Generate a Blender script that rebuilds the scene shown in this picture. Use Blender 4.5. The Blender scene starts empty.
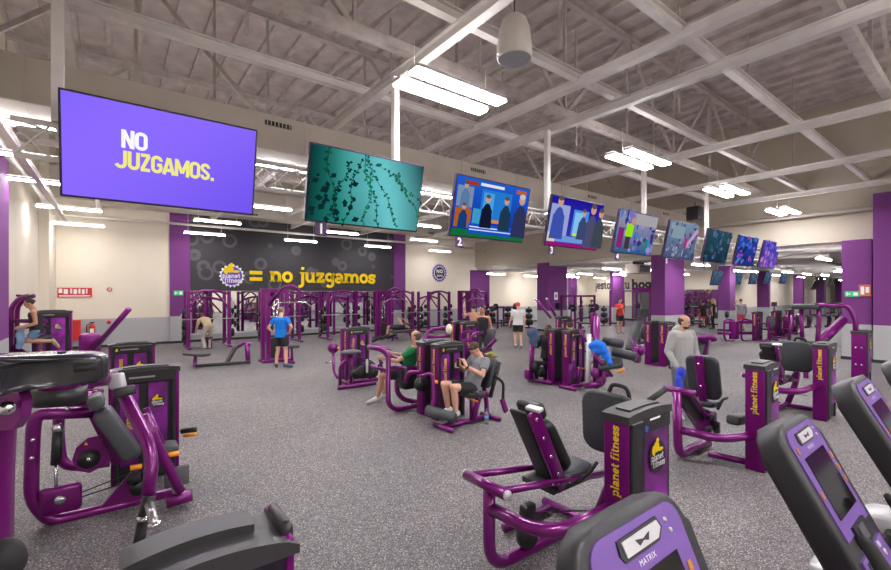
import bpy, bmesh, math, random
from mathutils import Vector, Matrix, noise
random.seed(7)
C = bpy.context.scene.collection
F, CX, HY, CZ = 432.0, 445.5, 293.0, 2.12        # focal length (px), image centre, horizon, eye height
RX, RY, FX, FY = .794, -.607, .607, .794          # view right / forward in room axes
V = Vector

def P(px, py, z=None, X=None, Y=None, w=None):
    """a point of the room seen at a pixel, fixed by height, by a wall plane or by depth"""
    a, b = (px - CX) / F, (HY - py) / F
    dx, dy = RX * a + FX, RY * a + FY
    if z is not None: w = (z - CZ) / b
    elif X is not None: w = X / dx
    elif Y is not None: w = Y / dy
    return V((dx * w, dy * w, CZ + b * w))

# ---------------------------------------------------------------- materials
MATS = {}
def mat(name, col, rough=.5, metal=0., bump=0., bscale=40., coat=0., emit=None, estr=1., var=0., vscale=8., alpha=None, trans=0., spec=None):
    if name in MATS: return MATS[name]
    m = bpy.data.materials.new(name); m.use_nodes = True
    nt = m.node_tree; b = nt.nodes['Principled BSDF']
    b.inputs['Base Color'].default_value = (*col, 1); b.inputs['Roughness'].default_value = rough
    b.inputs['Metallic'].default_value = metal; b.inputs['Coat Weight'].default_value = coat
    b.inputs['Coat Roughness'].default_value = .12
    if spec is not None: b.inputs['Specular IOR Level'].default_value = spec
    b.inputs['Transmission Weight'].default_value = trans
    if emit: b.inputs['Emission Color'].default_value = (*emit, 1); b.inputs['Emission Strength'].default_value = estr
    tc = nt.nodes.new('ShaderNodeTexCoord')
    if var:
        n = nt.nodes.new('ShaderNodeTexNoise'); n.inputs['Scale'].default_value = vscale; n.inputs['Detail'].default_value = 4
        nt.links.new(tc.outputs['Object'], n.inputs['Vector'])
        r = nt.nodes.new('ShaderNodeValToRGB')
        r.color_ramp.elements[0].color = (*[c * (1 - var) for c in col], 1); r.color_ramp.elements[0].position = .3
        r.color_ramp.elements[1].color = (*[min(1, c * (1 + var)) for c in col], 1); r.color_ramp.elements[1].position = .7
        nt.links.new(n.outputs['Fac'], r.inputs['Fac']); nt.links.new(r.outputs['Color'], b.inputs['Base Color'])
    if bump:
        n = nt.nodes.new('ShaderNodeTexNoise'); n.inputs['Scale'].default_value = bscale; n.inputs['Detail'].default_value = 3
        nt.links.new(tc.outputs['Object'], n.inputs['Vector'])
        u = nt.nodes.new('ShaderNodeBump'); u.inputs['Strength'].default_value = bump; u.inputs['Distance'].default_value = .01
        nt.links.new(n.outputs['Fac'], u.inputs['Height']); nt.links.new(u.outputs['Normal'], b.inputs['Normal'])
    MATS[name] = m
    return m
def srgb(r, g, b):
    f = lambda c: (c / 255 / 12.92) if c <= 10 else ((c / 255 + .055) / 1.055) ** 2.4
    return (f(r), f(g), f(b))
EXPO = .9
PUR = mat('purple_gloss_paint', (.175, .001, .155), .28, .4, coat=.4, bump=.04, bscale=180)
PURF = mat('purple_flat_paint', (.16, .002, .14), .4, .3, var=.06, vscale=3, spec=.3)
PURW = mat('purple_wall_paint', (.175, .034, .2), .75, var=.04, vscale=1.2, bump=.1, bscale=60)
BLK = mat('black_plastic', (.016, .016, .018), .42, var=.15)
BLKR = mat('black_rubber', (.012, .012, .013), .7, bump=.1)
GRYC = mat('charcoal_cap_plastic', (.035, .033, .035), .42, bump=.12, bscale=300)
UPH = mat('charcoal_vinyl', (.032, .036, .042), .42, bump=.2, bscale=220)
UPHL = mat('slate_vinyl', (.065, .072, .08), .42, bump=.2, bscale=220)
CHR = mat('chrome', (.75, .75, .77), .16, 1.)
STL = mat('brushed_steel', (.45, .45, .47), .32, 1.)
SIL = mat('silver_plastic', (.62, .62, .64), .35, .2)
YEL = mat('yellow_lettering', (.9, .62, .01), .6, spec=.2)
WHT = mat('white_lettering', (.85, .85, .85), .5)
YORG = mat('orange_plastic', (.9, .33, .01), .4)
WBEAM = mat('white_steel_paint', (.72, .68, .65), .5, var=.08, vscale=3)
DUCT = mat('duct_white', (.56, .51, .44), .6, var=.06, vscale=1.5)
FIRE = mat('sprayed_taupe_steel', (.46, .41, .38), .9, bump=.8, bscale=30, var=.15, vscale=6)
CREAM = mat('cream_wall_paint', (.78, .71, .58), .8, var=.03, vscale=.8, bump=.05, bscale=50)
GREYW = mat('grey_wall_paint', (.42, .42, .43), .6, var=.03, vscale=1)
BASE = mat('dark_rubber_base', (.02, .02, .022), .6)
RED = mat('red_paint', (.6, .02, .015), .45)
GRN = mat('green_sign', (.02, .45, .14), .5, emit=(.1, .9, .4), estr=.12)
PLATE = mat('weight_plate_iron', (.02, .02, .021), .5, .3)

# ---------------------------------------------------------------- mesh helpers
def link(name, me, m, parent=None, loc=None):
    o = bpy.data.objects.new(name, me); C.objects.link(o)
    if m is not None:
        for q in (m if isinstance(m, (list, tuple)) else [m]): me.materials.append(q)
    if parent is not None:
        o.parent = parent
    if loc is not None: o.location = loc
    return o
def wloc(o):
    p = V((0, 0, 0))
    while o is not None: p = p + o.location; o = o.parent
    return p
class MB:
    """collects shapes in room coordinates; build() links them as one mesh"""
    def __init__(s): s.bm = bmesh.new(); s.mi = 0
    def faces_from(s, vs, fs, smooth=False):
        vv = [s.bm.verts.new(v) for v in vs]
        for f in fs:
            try:
                q = s.bm.faces.new([vv[i] for i in f]); q.smooth = smooth; q.material_index = s.mi
            except ValueError: pass
        return vv
    def box(s, lo, hi, bev=0., seg=2):
        lo, hi = V(lo), V(hi); return s.obox((lo + hi) / 2, (hi.x - lo.x, hi.y - lo.y, hi.z - lo.z), None, bev, seg)
    def obox(s, c, size, axes=None, bev=0., seg=2):
        c = V(c); ax = axes or (V((1, 0, 0)), V((0, 1, 0)), V((0, 0, 1)))
        t = bmesh.new(); bmesh.ops.create_cube(t, size=1)
        for v in t.verts:
            v.co = V((v.co.x * size[0], v.co.y * size[1], v.co.z * size[2]))
        if bev: bmesh.ops.bevel(t, geom=t.edges[:], offset=min(bev, min(size) * .49), segments=seg, profile=.5, affect='EDGES')
        vs = [c + ax[0] * v.co.x + ax[1] * v.co.y + ax[2] * v.co.z for v in t.verts]
        t.verts.index_update(); s.faces_from(vs, [[v.index for v in f.verts] for f in t.faces], bev > 0 and seg > 1)
        t.free(); return s
    def slab(s, p0, p1, wd, width, thick, bev=.02, seg=3):
        """padded board from p0 to p1, width along wd"""
        p0, p1 = V(p0), V(p1); u = (p1 - p0).normalized(); wd = V(wd); wd = (wd - u * wd.dot(u)).normalized(); n = u.cross(wd)
        L = (p1 - p0).length
        if bev < .03: return s.obox((p0 + p1) / 2, (L, width, thick), (u, wd, n), bev, seg)
        r = min(width, L) * .24; c0 = (p0 + p1) / 2; pts = []         # upholstered board with rounded corners and a soft rim
        for (a, b, t0) in ((L / 2 - r, width / 2 - r, 0), (-L / 2 + r, width / 2 - r, 90), (-L / 2 + r, -width / 2 + r, 180), (L / 2 - r, -width / 2 + r, 270)):
            for k in range(5): t = math.radians(t0 + 22.5 * k); pts.append((a + r * math.cos(t), b + r * math.sin(t)))
        N = len(pts); vs = []; e = min(thick * .35, .03)
        prof = [(-thick / 2, 1), (-thick / 2 + e * .3, .3), (-thick / 2 + e, 0), (thick / 2 - e, 0), (thick / 2 - e * .3, .3), (thick / 2, 1)]
        for (h, ins) in prof:
            for (a, b) in pts:
                fa, fb = (1 - e * ins / (L / 2)), (1 - e * ins / (width / 2)); vs.append(c0 + u * a * fa + wd * b * fb + n * h)
        M = len(prof)
        s.faces_from(vs, [[i * N + k, i * N + (k + 1) % N, (i + 1) * N + (k + 1) % N, (i + 1) * N + k] for i in range(M - 1) for k in range(N)] + [list(range(N))[::-1], [(M - 1) * N + k for k in range(N)]], True)
        return s
    def tube(s, pts, r, fil=0., n=10, ry=None, up=None, caps=True):
        pts = [V(p) for p in pts]
        if fil:
            out = [pts[0]]
            for i in range(1, len(pts) - 1):
                a, b, c = pts[i - 1], pts[i], pts[i + 1]
                d1, d2 = (a - b), (c - b); f = min(fil, d1.length * .48, d2.length * .48)
                p, q = b + d1.normalized() * f, b + d2.normalized() * f
                for k in range(6):
                    t = k / 5; out.append(p * (1 - t) ** 2 + b * 2 * t * (1 - t) + q * t * t)
            out.append(pts[-1]); pts = out
        N = len(pts); tan = []
        for i in range(N):
            d = pts[min(i + 1, N - 1)] - pts[max(i - 1, 0)]
            tan.append(d.normalized() if d.length > 1e-9 else V((0, 0, 1)))
        u = V(up) if up is not None else (V((0, 0, 1)) if abs(tan[0].z) < .9 else V((1, 0, 0)))
        rings = []; vs = []
        for i in range(N):
            u = (u - tan[i] * u.dot(tan[i]));
            u = u.normalized() if u.length > 1e-6 else tan[i].orthogonal().normalized()
            v = tan[i].cross(u); a = r[i] if isinstance(r, (list, tuple)) and not fil else (r if not isinstance(r, (list, tuple)) else r[0] + (r[-1] - r[0]) * i / (N - 1))
            b = a if ry is None else ry
            for k in range(n):
                th = 2 * math.pi * (k + .5) / n
                cu, sv = math.cos(th), math.sin(th)
                if n == 4: cu, sv = cu * 1.414, sv * 1.414
                vs.append(pts[i] + u * cu * a + v * sv * b)
        fs = [[i * n + k, i * n + (k + 1) % n, (i + 1) * n + (k + 1) % n, (i + 1) * n + k] for i in range(N - 1) for k in range(n)]
        if caps: fs += [list(range(n))[::-1], [(N - 1) * n + k for k in range(n)]]
        s.faces_from(vs, fs, n > 4); return s
    def beam(s, p0, p1, wdt, hgt, up=(0, 0, 1)):
        return s.tube([p0, p1], hgt / 2, n=4, ry=wdt / 2, up=up)
    def cyl(s, c, axis, r, h, n=20, r2=None):
        c, a = V(c), V(axis).normalized()
        return s.tube([c - a * h / 2, c + a * h / 2], [r, r if r2 is None else r2], n=n)
    def lathe(s, c, prof, n=24, axis=(0, 0, 1)):
        c, a = V(c), V(axis).normalized(); u = a.orthogonal().normalized(); v = a.cross(u); vs = []
        for (r, h) in prof:
            for k in range(n):
                t = 2 * math.pi * k / n; vs.append(c + a * h + (u * math.cos(t) + v * math.sin(t)) * max(r, 1e-4))
        N = len(prof)
        fs = [[i * n + k, i * n + (k + 1) % n, (i + 1) * n + (k + 1) % n, (i + 1) * n + k] for i in range(N - 1) for k in range(n)]
        s.faces_from(vs, fs, True); return s
    def ell(s, c, r, axes=None, n=12, m=8):
        c = V(c); ax = axes or (V((1, 0, 0)), V((0, 1, 0)), V((0, 0, 1))); vs = []
        for i in range(m + 1):
            ph = math.pi * i / m
            for k in range(n):
                t = 2 * math.pi * k / n
                vs.append(c + ax[0] * (r[0] * math.sin(ph) * math.cos(t)) + ax[1] * (r[1] * math.sin(ph) * math.sin(t)) + ax[2] * (r[2] * math.cos(ph)))
        fs = [[i * n + k, (i + 1) * n + k, (i + 1) * n + (k + 1) % n, i * n + (k + 1) % n] for i in range(m) for k in range(n)]
        s.faces_from(vs, fs, True); return s
    def prism(s, poly, ext):
        """closed polygon (room points) pushed along ext"""
        poly = [V(p) for p in poly]; e = V(ext); n = len(poly)
        s.faces_from(poly + [p + e for p in poly], [list(range(n))[::-1], list(range(n, 2 * n))] + [[i, (i + 1) % n, n + (i + 1) % n, n + i] for i in range(n)])
        return s
    def poly(s, pts): s.faces_from([V(p) for p in pts], [list(range(len(pts)))]); return s
    def build(s, name, m, parent=None, local=False, **kw):
        if name == 'bolts':
            for (p, ax, r) in getattr(s, 'bl', []): MB().cyl(V(p) + V(ax) * .004, ax, r, .012, 10).build('bolt', m, parent)
            s.bm.free(); return None
        bmesh.ops.remove_doubles(s.bm, verts=s.bm.verts[:], dist=1e-6)
        bmesh.ops.recalc_face_normals(s.bm, faces=s.bm.faces[:])
        off = wloc(parent) if parent is not None and not local else V((0, 0, 0))
        if parent is None and len(s.bm.verts):           # origin at the base of the shape
            vs = [v.co for v in s.bm.verts]
            off = V((sum(v.x for v in vs) / len(vs), sum(v.y for v in vs) / len(vs), min(v.z for v in vs)))
        for v in s.bm.verts: v.co = v.co - off
        me = bpy.data.meshes.new(name); s.bm.to_mesh(me); s.bm.free()
        o = link(name, me, m, parent, None if parent is not None else off)
        for k, v in kw.items(): o[k] = v
        return o
def thing(name, label, cat, loc, group=None):
    o = bpy.data.objects.new(name, None); C.objects.link(o); o.location = V(loc); o.empty_display_size = .1
    o['label'] = label; o['category'] = cat
    if group: o['group'] = group
    return o
def tag(o, label, cat, group=None):
    o['label'] = label; o['category'] = cat
    if group: o['group'] = group
    return o
def struct(o): o['kind'] = 'structure'; return o

# ---------------------------------------------------------------- slab-serif lettering drawn as strokes
def arc(cx, cy, rx, ry, a0, a1, n=8):
    return [(cx + rx * math.cos(math.radians(a0 + (a1 - a0) * i / n)), cy + ry * math.sin(math.radians(a0 + (a1 - a0) * i / n))) for i in range(n + 1)]
SF = lambda x0, x1, y: ('s', [(x0, y), (x1, y)])
ARCH = lambda x0, x1: [(x0, .62)] + arc((x0 + x1) / 2 + .03, .55, (x1 - x0) / 2 - .03, .32, 150, 0, 6) + [(x1, .0)]
GL = {
 'n': (1.12, [[(.22, 0), (.22, 1)], ARCH(.22, .86), SF(0, .45, .08), SF(.65, 1.08, .08), SF(0, .22, .92)]),
 'm': (1.75, [[(.22, 0), (.22, 1)], ARCH(.22, .86), ARCH(.86, 1.5), SF(0, .45, .08), SF(.65, 1.08, .08), SF(1.3, 1.72, .08), SF(0, .22, .92)]),
 'h': (1.12, [[(.22, 0), (.22, 1.5)], ARCH(.22, .86), SF(0, .45, .08), SF(.65, 1.08, .08), SF(0, .22, 1.42)]),
 'u': (1.12, [[(.22, 1), (.22, .4)] + arc(.5, .38, .28, .27, 180, 330, 6), [(.84, 1), (.84, 0)], SF(0, .3, .92), SF(.6, .86, .92), SF(.84, 1.08, .08)]),
 'o': (1.04, [arc(.5, .5, .37, .39, 0, 360, 18)]),
 'a': (1.02, [[(.14, .74)] + arc(.44, .6, .32, .28, 140, 0, 6) + [(.76, 0)], arc(.42, .27, .27, .2, 0, 360, 12), SF(.76, 1., .08)]),
 'g': (1.04, [arc(.46, .56, .32, .33, 0, 360, 14), [(.82, .92), (.82, -.1)] + arc(.5, -.12, .32, .25, 0, -150, 6), SF(.82, 1.02, .9)]),
 'z': (.95, [[(.08, .87), (.85, .87)], [(.74, .8), (.2, .15)], [(.1, .13), (.88, .13)], [(.16, .62), (.16, .87)], [(.8, .38), (.8, .13)]]),
 's': (.86, [arc(.42, .68, .27, .2, 20, 230, 8) + arc(.42, .28, .28, .2, 70, -160, 8), [(.72, .95), (.72, .62)], [(.12, .05), (.12, .36)]]),
 'j': (.62, [[(.42, 1), (.42, -.1)] + arc(.12, -.1, .3, .28, 0, -110, 6), SF(.16, .42, .92), [(.42, 1.22), (.42, 1.48)]]),
 'i': (.56, [[(.28, 0), (.28, 1)], SF(.05, .52, .08), SF(.05, .28, .92), [(.28, 1.22), (.28, 1.48)]]),
 'l': (.56, [[(.28, 0), (.28, 1.5)], SF(.05, .52, .08), SF(.05, .28, 1.42)]),
 't': (.72, [[(.3, 1.3), (.3, .3)] + arc(.5, .32, .2, .22, 180, 300, 5), SF(.04, .64, .92)]),
 'f': (.72, [[(.28, 0), (.28, 1.1)] + arc(.5, 1.12, .22, .26, 180, 50, 5), SF(.04, .6, .92), SF(.06, .52, .08)]),
 'e': (.98, [arc(.48, .5, .36, .38, 0, 320, 14), [(.2, .5), (.84, .5)]]),
 'p': (1.08, [[(.22, 1), (.22, -.42)], arc(.55, .5, .34, .39, 0, 360, 14), SF(0, .45, -.36), SF(0, .22, .92)]),
 'r': (.85, [[(.22, 0), (.22, 1)], [(.22, .55)] + arc(.55, .6, .3, .27, 160, 50, 5), SF(0, .5, .08), SF(0, .22, .92)]),
 '=': (1.1, [[(.08, .28), (1., .28)], [(.08, .78), (1., .78)]]),
 '!': (.45, [[(.2, 1.5), (.2, .45)], [(.2, 0), (.2, .25)]]),
 '^': (.45, [[(.2, -.4), (.2, .55)], [(.2, .75), (.2, 1.)]]),
 ' ': (.5, []),
}
# narrow bold capitals for the big screen
GC = {'N': (.62, [[(.1, 0), (.1, 1)], [(.12, .95), (.5, .05)], [(.52, 0), (.52, 1)]]), 'O': (.62, [[(.1, .3)] + arc(.31, .74, .21, .17, 180, 0, 7) + arc(.31, .26, .21, .17, 0, -180, 7) + [(.1, .32)]]),
 'J': (.56, [[(.44, 1), (.44, .3)] + arc(.23, .28, .21, .19, 0, -170, 7)]), 'U': (.62, [[(.1, 1), (.1, .3)] + arc(.31, .28, .21, .19, 180, 360, 7) + [(.52, 1)]]),
 'Z': (.56, [[(.04, .91), (.5, .91)], [(.46, .9), (.1, .1)], [(.04, .09), (.52, .09)]]), 'G': (.62, [[(.52, .7)] + arc(.31, .72, .21, .19, 0, 180, 7) + arc(.31, .28, .21, .19, 180, 360, 7) + [(.52, .46)], [(.32, .48), (.58, .48)]]),
 'A': (.64, [[(.06, 0), (.3, .97)], [(.58, 0), (.34, .97)], [(.16, .26), (.5, .26)]]), 'M': (.82, [[(.1, 0), (.1, 1)], [(.13, .92), (.41, .2)], [(.69, .92), (.41, .2)], [(.72, 0), (.72, 1)]]),
 'S': (.58, [[(.48, .72)] + arc(.29, .73, .19, .18, 10, 220, 8) + arc(.29, .27, .19, .18, 50, -190, 8)]), '.': (.3, [[(.14, 0), (.14, .19)]]), ' ': (.3, [])}
def captext(t, org, dirv, upv, h, width, name, m, parent, thick=.19):
    keep = dict(GL); GL.update(GC); mb = slabtext(MB(), t, org, dirv, upv, h, width, thick); GL.clear(); GL.update(keep)
    return mb.build(name, m, parent)
def text_width(t): return sum(GL[c][0] for c in t)
def slabtext(mb, t, org, dirv, upv, xh, width=None, thick=.25, depth=0.):
    """lettering with baseline at org running along dirv; xh = x-height in metres"""
    org, dirv, upv = V(org), V(dirv).normalized(), V(upv).normalized(); nrm = dirv.cross(upv)
    sx = xh if width is None else width / text_width(t); x = 0
    for ch in t:
        adv, strokes = GL[ch]
        for st in strokes:
            th = thick
            if isinstance(st, tuple): th, st = thick * .62, st[1]
            n = len(st); L = []; R = []
            for i in range(n):
                a = V((*st[max(i - 1, 0)], 0)); b = V((*st[min(i + 1, n - 1)], 0)); d = (b - a)
                d = d.normalized() if d.length > 1e-6 else V((1, 0, 0)); q = V((-d.y, d.x, 0)) * th / 2; c = V((*st[i], 0))
                L.append(c + q); R.append(c - q)
            W = lambda p, e=0: org + dirv * ((x + p.x) * sx) + upv * (p.y * xh) + nrm * e
            if depth:
                for i in range(n - 1):
                    mb.prism([W(L[i]), W(L[i + 1]), W(R[i + 1]), W(R[i])], nrm * depth)
            else:
                for i in range(n - 1): mb.faces_from([W(L[i]), W(L[i + 1]), W(R[i + 1]), W(R[i])], [[0, 1, 2, 3]])
        x += adv
    return mb
def fonttext(t, org, dirv, upv, size, name, m, parent, bold=0., sx=1., depth=0., align='LEFT'):
    cu = bpy.data.curves.new(name, 'FONT'); cu.body = t; cu.size = size; cu.offset = bold; cu.extrude = depth; cu.resolution_u = 3; cu.align_x = align; cu.space_character = 1.13
    o = bpy.data.objects.new('tmp', cu); C.objects.link(o)
    dg = bpy.context.evaluated_depsgraph_get(); me = bpy.data.meshes.new_from_object(o.evaluated_get(dg)); bpy.data.objects.remove(o)
    org, d, u = V(org), V(dirv).normalized(), V(upv).normalized(); n = d.cross(u); off = wloc(parent) if parent else V((0, 0, 0))
    for v in me.vertices: v.co = org + d * v.co.x * sx + u * v.co.y + n * v.co.z - off
    me.materials.clear(); return link(name, me, m, parent)
# ================================================================ the hall
XB, XL, YB, ZR = 18.9, -2.0, 21.5, 8.4            # low-hall edge, left wall, back wall, roof
def S(name, mb, m): return struct(mb.build(name, m))
# floor: flecked rubber
fm = bpy.data.materials.new('flecked_rubber_floor'); fm.use_nodes = True; nt = fm.node_tree; b = nt.nodes['Principled BSDF']
tc = nt.nodes.new('ShaderNodeTexCoord')
def nz(scale, det=2, typ='ShaderNodeTexNoise'):
    n = nt.nodes.new(typ); n.inputs['Scale'].default_value = scale
    if typ == 'ShaderNodeTexNoise': n.inputs['Detail'].default_value = det
    nt.links.new(tc.outputs['Object'], n.inputs['Vector']); return n
def ramp(src, stops):
    r = nt.nodes.new('ShaderNodeValToRGB'); e = r.color_ramp.elements
    e[0].position, e[0].color = stops[0][0], (*stops[0][1], 1); e[1].position, e[1].color = stops[-1][0], (*stops[-1][1], 1)
    for p, c in stops[1:-1]: q = e.new(p); q.color = (*c, 1)
    nt.links.new(src, r.inputs['Fac']); return r
v = nz(125, typ='ShaderNodeTexVoronoi'); sep = nt.nodes.new('ShaderNodeSeparateColor'); nt.links.new(v.outputs['Color'], sep.inputs['Color'])
r1 = ramp(sep.outputs[0], [(0, (.075, .07, .075)), (.35, (.12, .112, .118)), (.55, (.19, .185, .215)), (.75, (.27, .24, .22)), (.92, (.52, .47, .42))])
r1.color_ramp.interpolation = 'CONSTANT'
n2 = nz(.45, 4); r2 = ramp(n2.outputs['Fac'], [(.35, (.84, .84, .86)), (.65, (1.1, 1.08, 1.06))])
mx = nt.nodes.new('ShaderNodeMix'); mx.data_type = 'RGBA'; mx.blend_type = 'MULTIPLY'; mx.inputs['Factor'].default_value = 1
nt.links.new(r1.outputs['Color'], mx.inputs['A']); nt.links.new(r2.outputs['Color'], mx.inputs['B']); nt.links.new(mx.outputs['Result'], b.inputs['Base Color'])
b.inputs['Roughness'].default_value = .58; b.inputs['Specular IOR Level'].default_value = .4
bp = nt.nodes.new('ShaderNodeBump'); bp.inputs['Strength'].default_value = .25; bp.inputs['Distance'].default_value = .004
nt.links.new(sep.outputs[1], bp.inputs['Height']); nt.links.new(bp.outputs['Normal'], b.inputs['Normal'])
S('floor', MB().box((-3, -12, -.2), (72, 24, 0)), fm)
# roof deck with folded ribs running with the purlins
rm = mat('roof_deck_taupe', (.5, .44, .41), .9, var=.2, vscale=2.5, bump=.4, bscale=14)
roof = MB(); roof.box((-3, -12, ZR), (XB + .3, 24, ZR + .15))
x = -2.6
while x < XB: roof.beam((x, -12, ZR - .05), (x, 22, ZR - .05), .09, .12); x += .62
S('ceiling', roof, rm)
ceil2 = MB(); ceil2.box((XB + .15, -12, 3.62), (72, 24, 3.8))
S('ceiling_low_hall', ceil2, mat('grey_soffit', (.5, .47, .43), .8, var=.1))
# walls
def wall(name, lo, hi, dado=True, m=CREAM):
    o = S(name, MB().box(lo, hi), m); return o
wall('wall_back', (-2.2, YB, 0), (XB + 13.5, YB + .2, ZR))
wall('wall_left', (XL - .2, -12, 0), (XL, YB, ZR))
wall('wall_rear', (-2.2, -12.2, 0), (72, -12, ZR))
wall('wall_bulkhead', (XB, -12, 3.8), (XB + .3, 24, ZR), m=mat('shaded_cream_wall', (.5, .445, .36), .85, var=.04, vscale=.8))  # cream bulkhead darkened to tan, light falloff put into its colour
wall('wall_far', (31.5, 11.5, 0), (31.7, YB, 3.7))
wall('wall_side', (31.7, 11.5, 0), (72, 11.7, 3.7))
wall('wall_end', (68, -12, 0), (68.2, 11.5, 3.7))
def dado(name, lo, hi, base_lo, base_hi):
    S(name, MB().box(lo, hi), GREYW); S(name.replace('trim', 'baseboard'), MB().box(base_lo, base_hi), BASE)
dado('trim_back', (XL, YB - .012, 0), (31.5, YB, 1.12), (XL, YB - .03, 0), (31.5, YB - .012, .1))
dado('trim_left', (XL, -12, 0), (XL + .012, YB, 1.12), (XL + .012, -12, 0), (XL + .03, YB, .1))
dado('trim_far', (31.488, 11.5, 0), (31.5, YB, 1.1), (31.47, 11.5, 0), (31.488, YB, .1))
dado('trim_side', (31.5, 11.488, 0), (68, 11.5, 1.1), (31.5, 11.47, 0), (68, 11.488, .1))
# corner casing at the back left
S('wall_corner_casing', MB().box((XL, 19.4, 0), (XL + .25, YB, ZR)), CREAM)
# pilasters (purple above grey)
def pil(n, lo, hi, z1, zs=1.14):
    lo, hi = V(lo), V(hi)
    S('column_%d' % n, MB().box((lo.x, lo.y, 0), (hi.x, hi.y, zs), .01, 1), GREYW)
    S('column_%d_upper' % n, MB().box((lo.x, lo.y, zs), (hi.x, hi.y, z1), .01, 1), PURW)
    S('baseboard_column_%d' % n, MB().box((lo.x - .02, lo.y - .02, 0), (hi.x + .02, hi.y + .02, .1)), BASE)
pil(1, (1.82, YB - .12), (2.56, YB), 6.0)
pil(2, (12.66, YB - .12), (13.42, YB), 6.0)
pil(3, (XB - .45, YB - .12), (20.1, YB), 3.62)
pil(4, (XL, 10.4), (XL + .14, 13.4), 5.0)
def col(n, px0, pxm, px1, X=None, top=3.8):
    """free column: left edge, near corner, right edge in the picture, standing at plane X"""
    c = P(pxm, HY + 1, X=X); a = P(px0, HY + 1, X=X); q = P(px1, HY + 1, Y=c.y)
    pil(n, (c.x, c.y), (q.x, a.y), top)
col(5, 537, 547.5, 567, XB); col(6, 651, 665, 684.5, XB)
col(7, 568, 571, 577, 27.5); col(8, 610, 613, 624, 27.); col(9, 718, 730, 735.5, 27.)
col(10, 757, 769, 770.5, 35.2); col(11, 793, 803, 804.5, 43.5); col(12, 816, 824, 826, 52.); col(13, 835, 841, 843, 60.)
# big right-hand block: column under the bulkhead and the taller wall that projects from it
pil(14, (XB - .35, 2.6), (XB + .9, 3.3), 3.8)
pil(15, (XB - .55, -12), (XB, 2.55), 5.15)
# mural with mirror below
mm = bpy.data.materials.new('dark_mural'); mm.use_nodes = True; nt = mm.node_tree; b = nt.nodes['Principled BSDF']; tc = nt.nodes.new('ShaderNodeTexCoord')
vo = nt.nodes.new('ShaderNodeTexVoronoi'); vo.inputs['Scale'].default_value = 1.1; vo.inputs['Randomness'].default_value = .9; nt.links.new(tc.outputs['Object'], vo.inputs['Vector'])
r = nt.nodes.new('ShaderNodeValToRGB'); e = r.color_ramp.elements; g0, g1 = (.028, .026, .032, 1), (.085, .082, .09, 1)
e[0].position = .22; e[0].color = g0; e[1].position = .42; e[1].color = g0
for p, c in ((.26, g1), (.34, g1), (.38, g0)): q = e.new(p); q.color = c
nt.links.new(vo.outputs['Distance'], r.inputs['Fac']); nt.links.new(r.outputs['Color'], b.inputs['Base Color']); b.inputs['Roughness'].default_value = .6
mirm = mat('mirror_glass', (.82, .84, .83), .03, 1.)
mu = MB().box((2.56, YB - .05, 2.22), (12.66, YB, 6.2)).build('wall_mural_panel', mm); struct(mu)
mr = thing('wall_mirror', 'long wall mirror below the dark mural behind the racks', 'mirror', (7.6, YB - .03, .36))
MB().box((2.6, YB - .035, .36), (12.62, YB - .013, 2.2)).build('glass', mirm, mr)
fr = MB()
for i in range(8): xx = 2.6 + i * 10.02 / 7; fr.box((xx - .01, YB - .04, .36), (xx + .01, YB - .013, 2.2))
fr.box((2.56, YB - .06, .3), (12.66, YB - .013, .36)); fr.build('frame', SIL, mr)
# lettering and gear emblem on the mural
NX, UPZ = V((1, 0, 0)), V((0, 0, 1))
o = slabtext(MB(), 'no juzgamos', (5.85, YB - .06, 2.64), NX, UPZ, .52, 5.62, .27, .05).build('mural_lettering', YEL)
tag(o, 'yellow raised slab-serif lettering reading no juzgamos on the dark mural', 'lettering')
o = slabtext(MB(), '=', (4.9, YB - .06, 2.6), NX, UPZ, .6, .66, .27, .05).build('equals_sign', YEL); tag(o, 'yellow raised equals sign between gear emblem and lettering', 'lettering')
def gear(mb, c, r0, r1, teeth, d, u=NX, v=UPZ, n=None):
    n = n or u.cross(v) * -1; c = V(c); pts = []
    for i in range(teeth * 4):
        rr = r1 if (i % 4) in (0, 1) else r0; a = 2 * math.pi * i / (teeth * 4)
        pts.append(c + u * math.cos(a) * rr + v * math.sin(a) * rr)
    mb.prism(pts, -n * d); return mb
def disc(mb, c, r, d, n=24, u=NX, v=UPZ, ry=None):
    w = u.cross(v); c = V(c); ry = ry or r
    mb.prism([c + u * math.cos(2 * math.pi * i / n) * r + v * math.sin(2 * math.pi * i / n) * ry for i in range(n)], w * d); return mb
def emblem(parent, c, R, u, v, plate=None, lettering=True, small=False):
    """gear badge with a yellow seated figure; u across, v up, facing u x v"""
    n = u.cross(v); c = V(c)
    if not small: gear(MB(), c, R * .92, R * 1.05, 18, R * .03, u, v, -n).build('gear_ring', WHT, parent)
    disc(MB(), c + n * R * .03, R * (.86 if not small else 1.), R * .02, 28, u, v).build('badge_disc', plate or mat('badge_black', (.02, .018, .025), .5), parent)
    g = MB(); k = n * R * .06
    disc(g, c + k + v * R * 1.0 - u * R * .05, R * .16, R * .02, 12, u, v)
    disc(g, c + k + v * R * .62 - u * R * .16, R * .3, R * .02, 12, u, v, R * .34)
    disc(g, c + k + v * R * .45 - u * R * .5, R * .2, R * .02, 10, u, v, R * .3)
    disc(g, c + k + v * R * .4 + u * R * .3, R * .36, R * .02, 10, u, v, R * .12)
    g.build('yellow_figure', YEL, parent)
    t = MB(); xh = R * .3
    slabtext(t, 'planet', c + k * 1.2 - u * R * .8 - v * R * .2, u, v, xh, R * 1.5, .26)
    slabtext(t, 'fitness', c + k * 1.2 - u * R * .62 - v * R * .62, u, v, xh, R * 1.5, .26)
    t.build('badge_lettering', WHT, parent)
em = thing('gear_emblem', 'white ringed gear emblem with yellow figure left of the equals sign', 'emblem', (4.2, YB - .06, 2.4))
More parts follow.
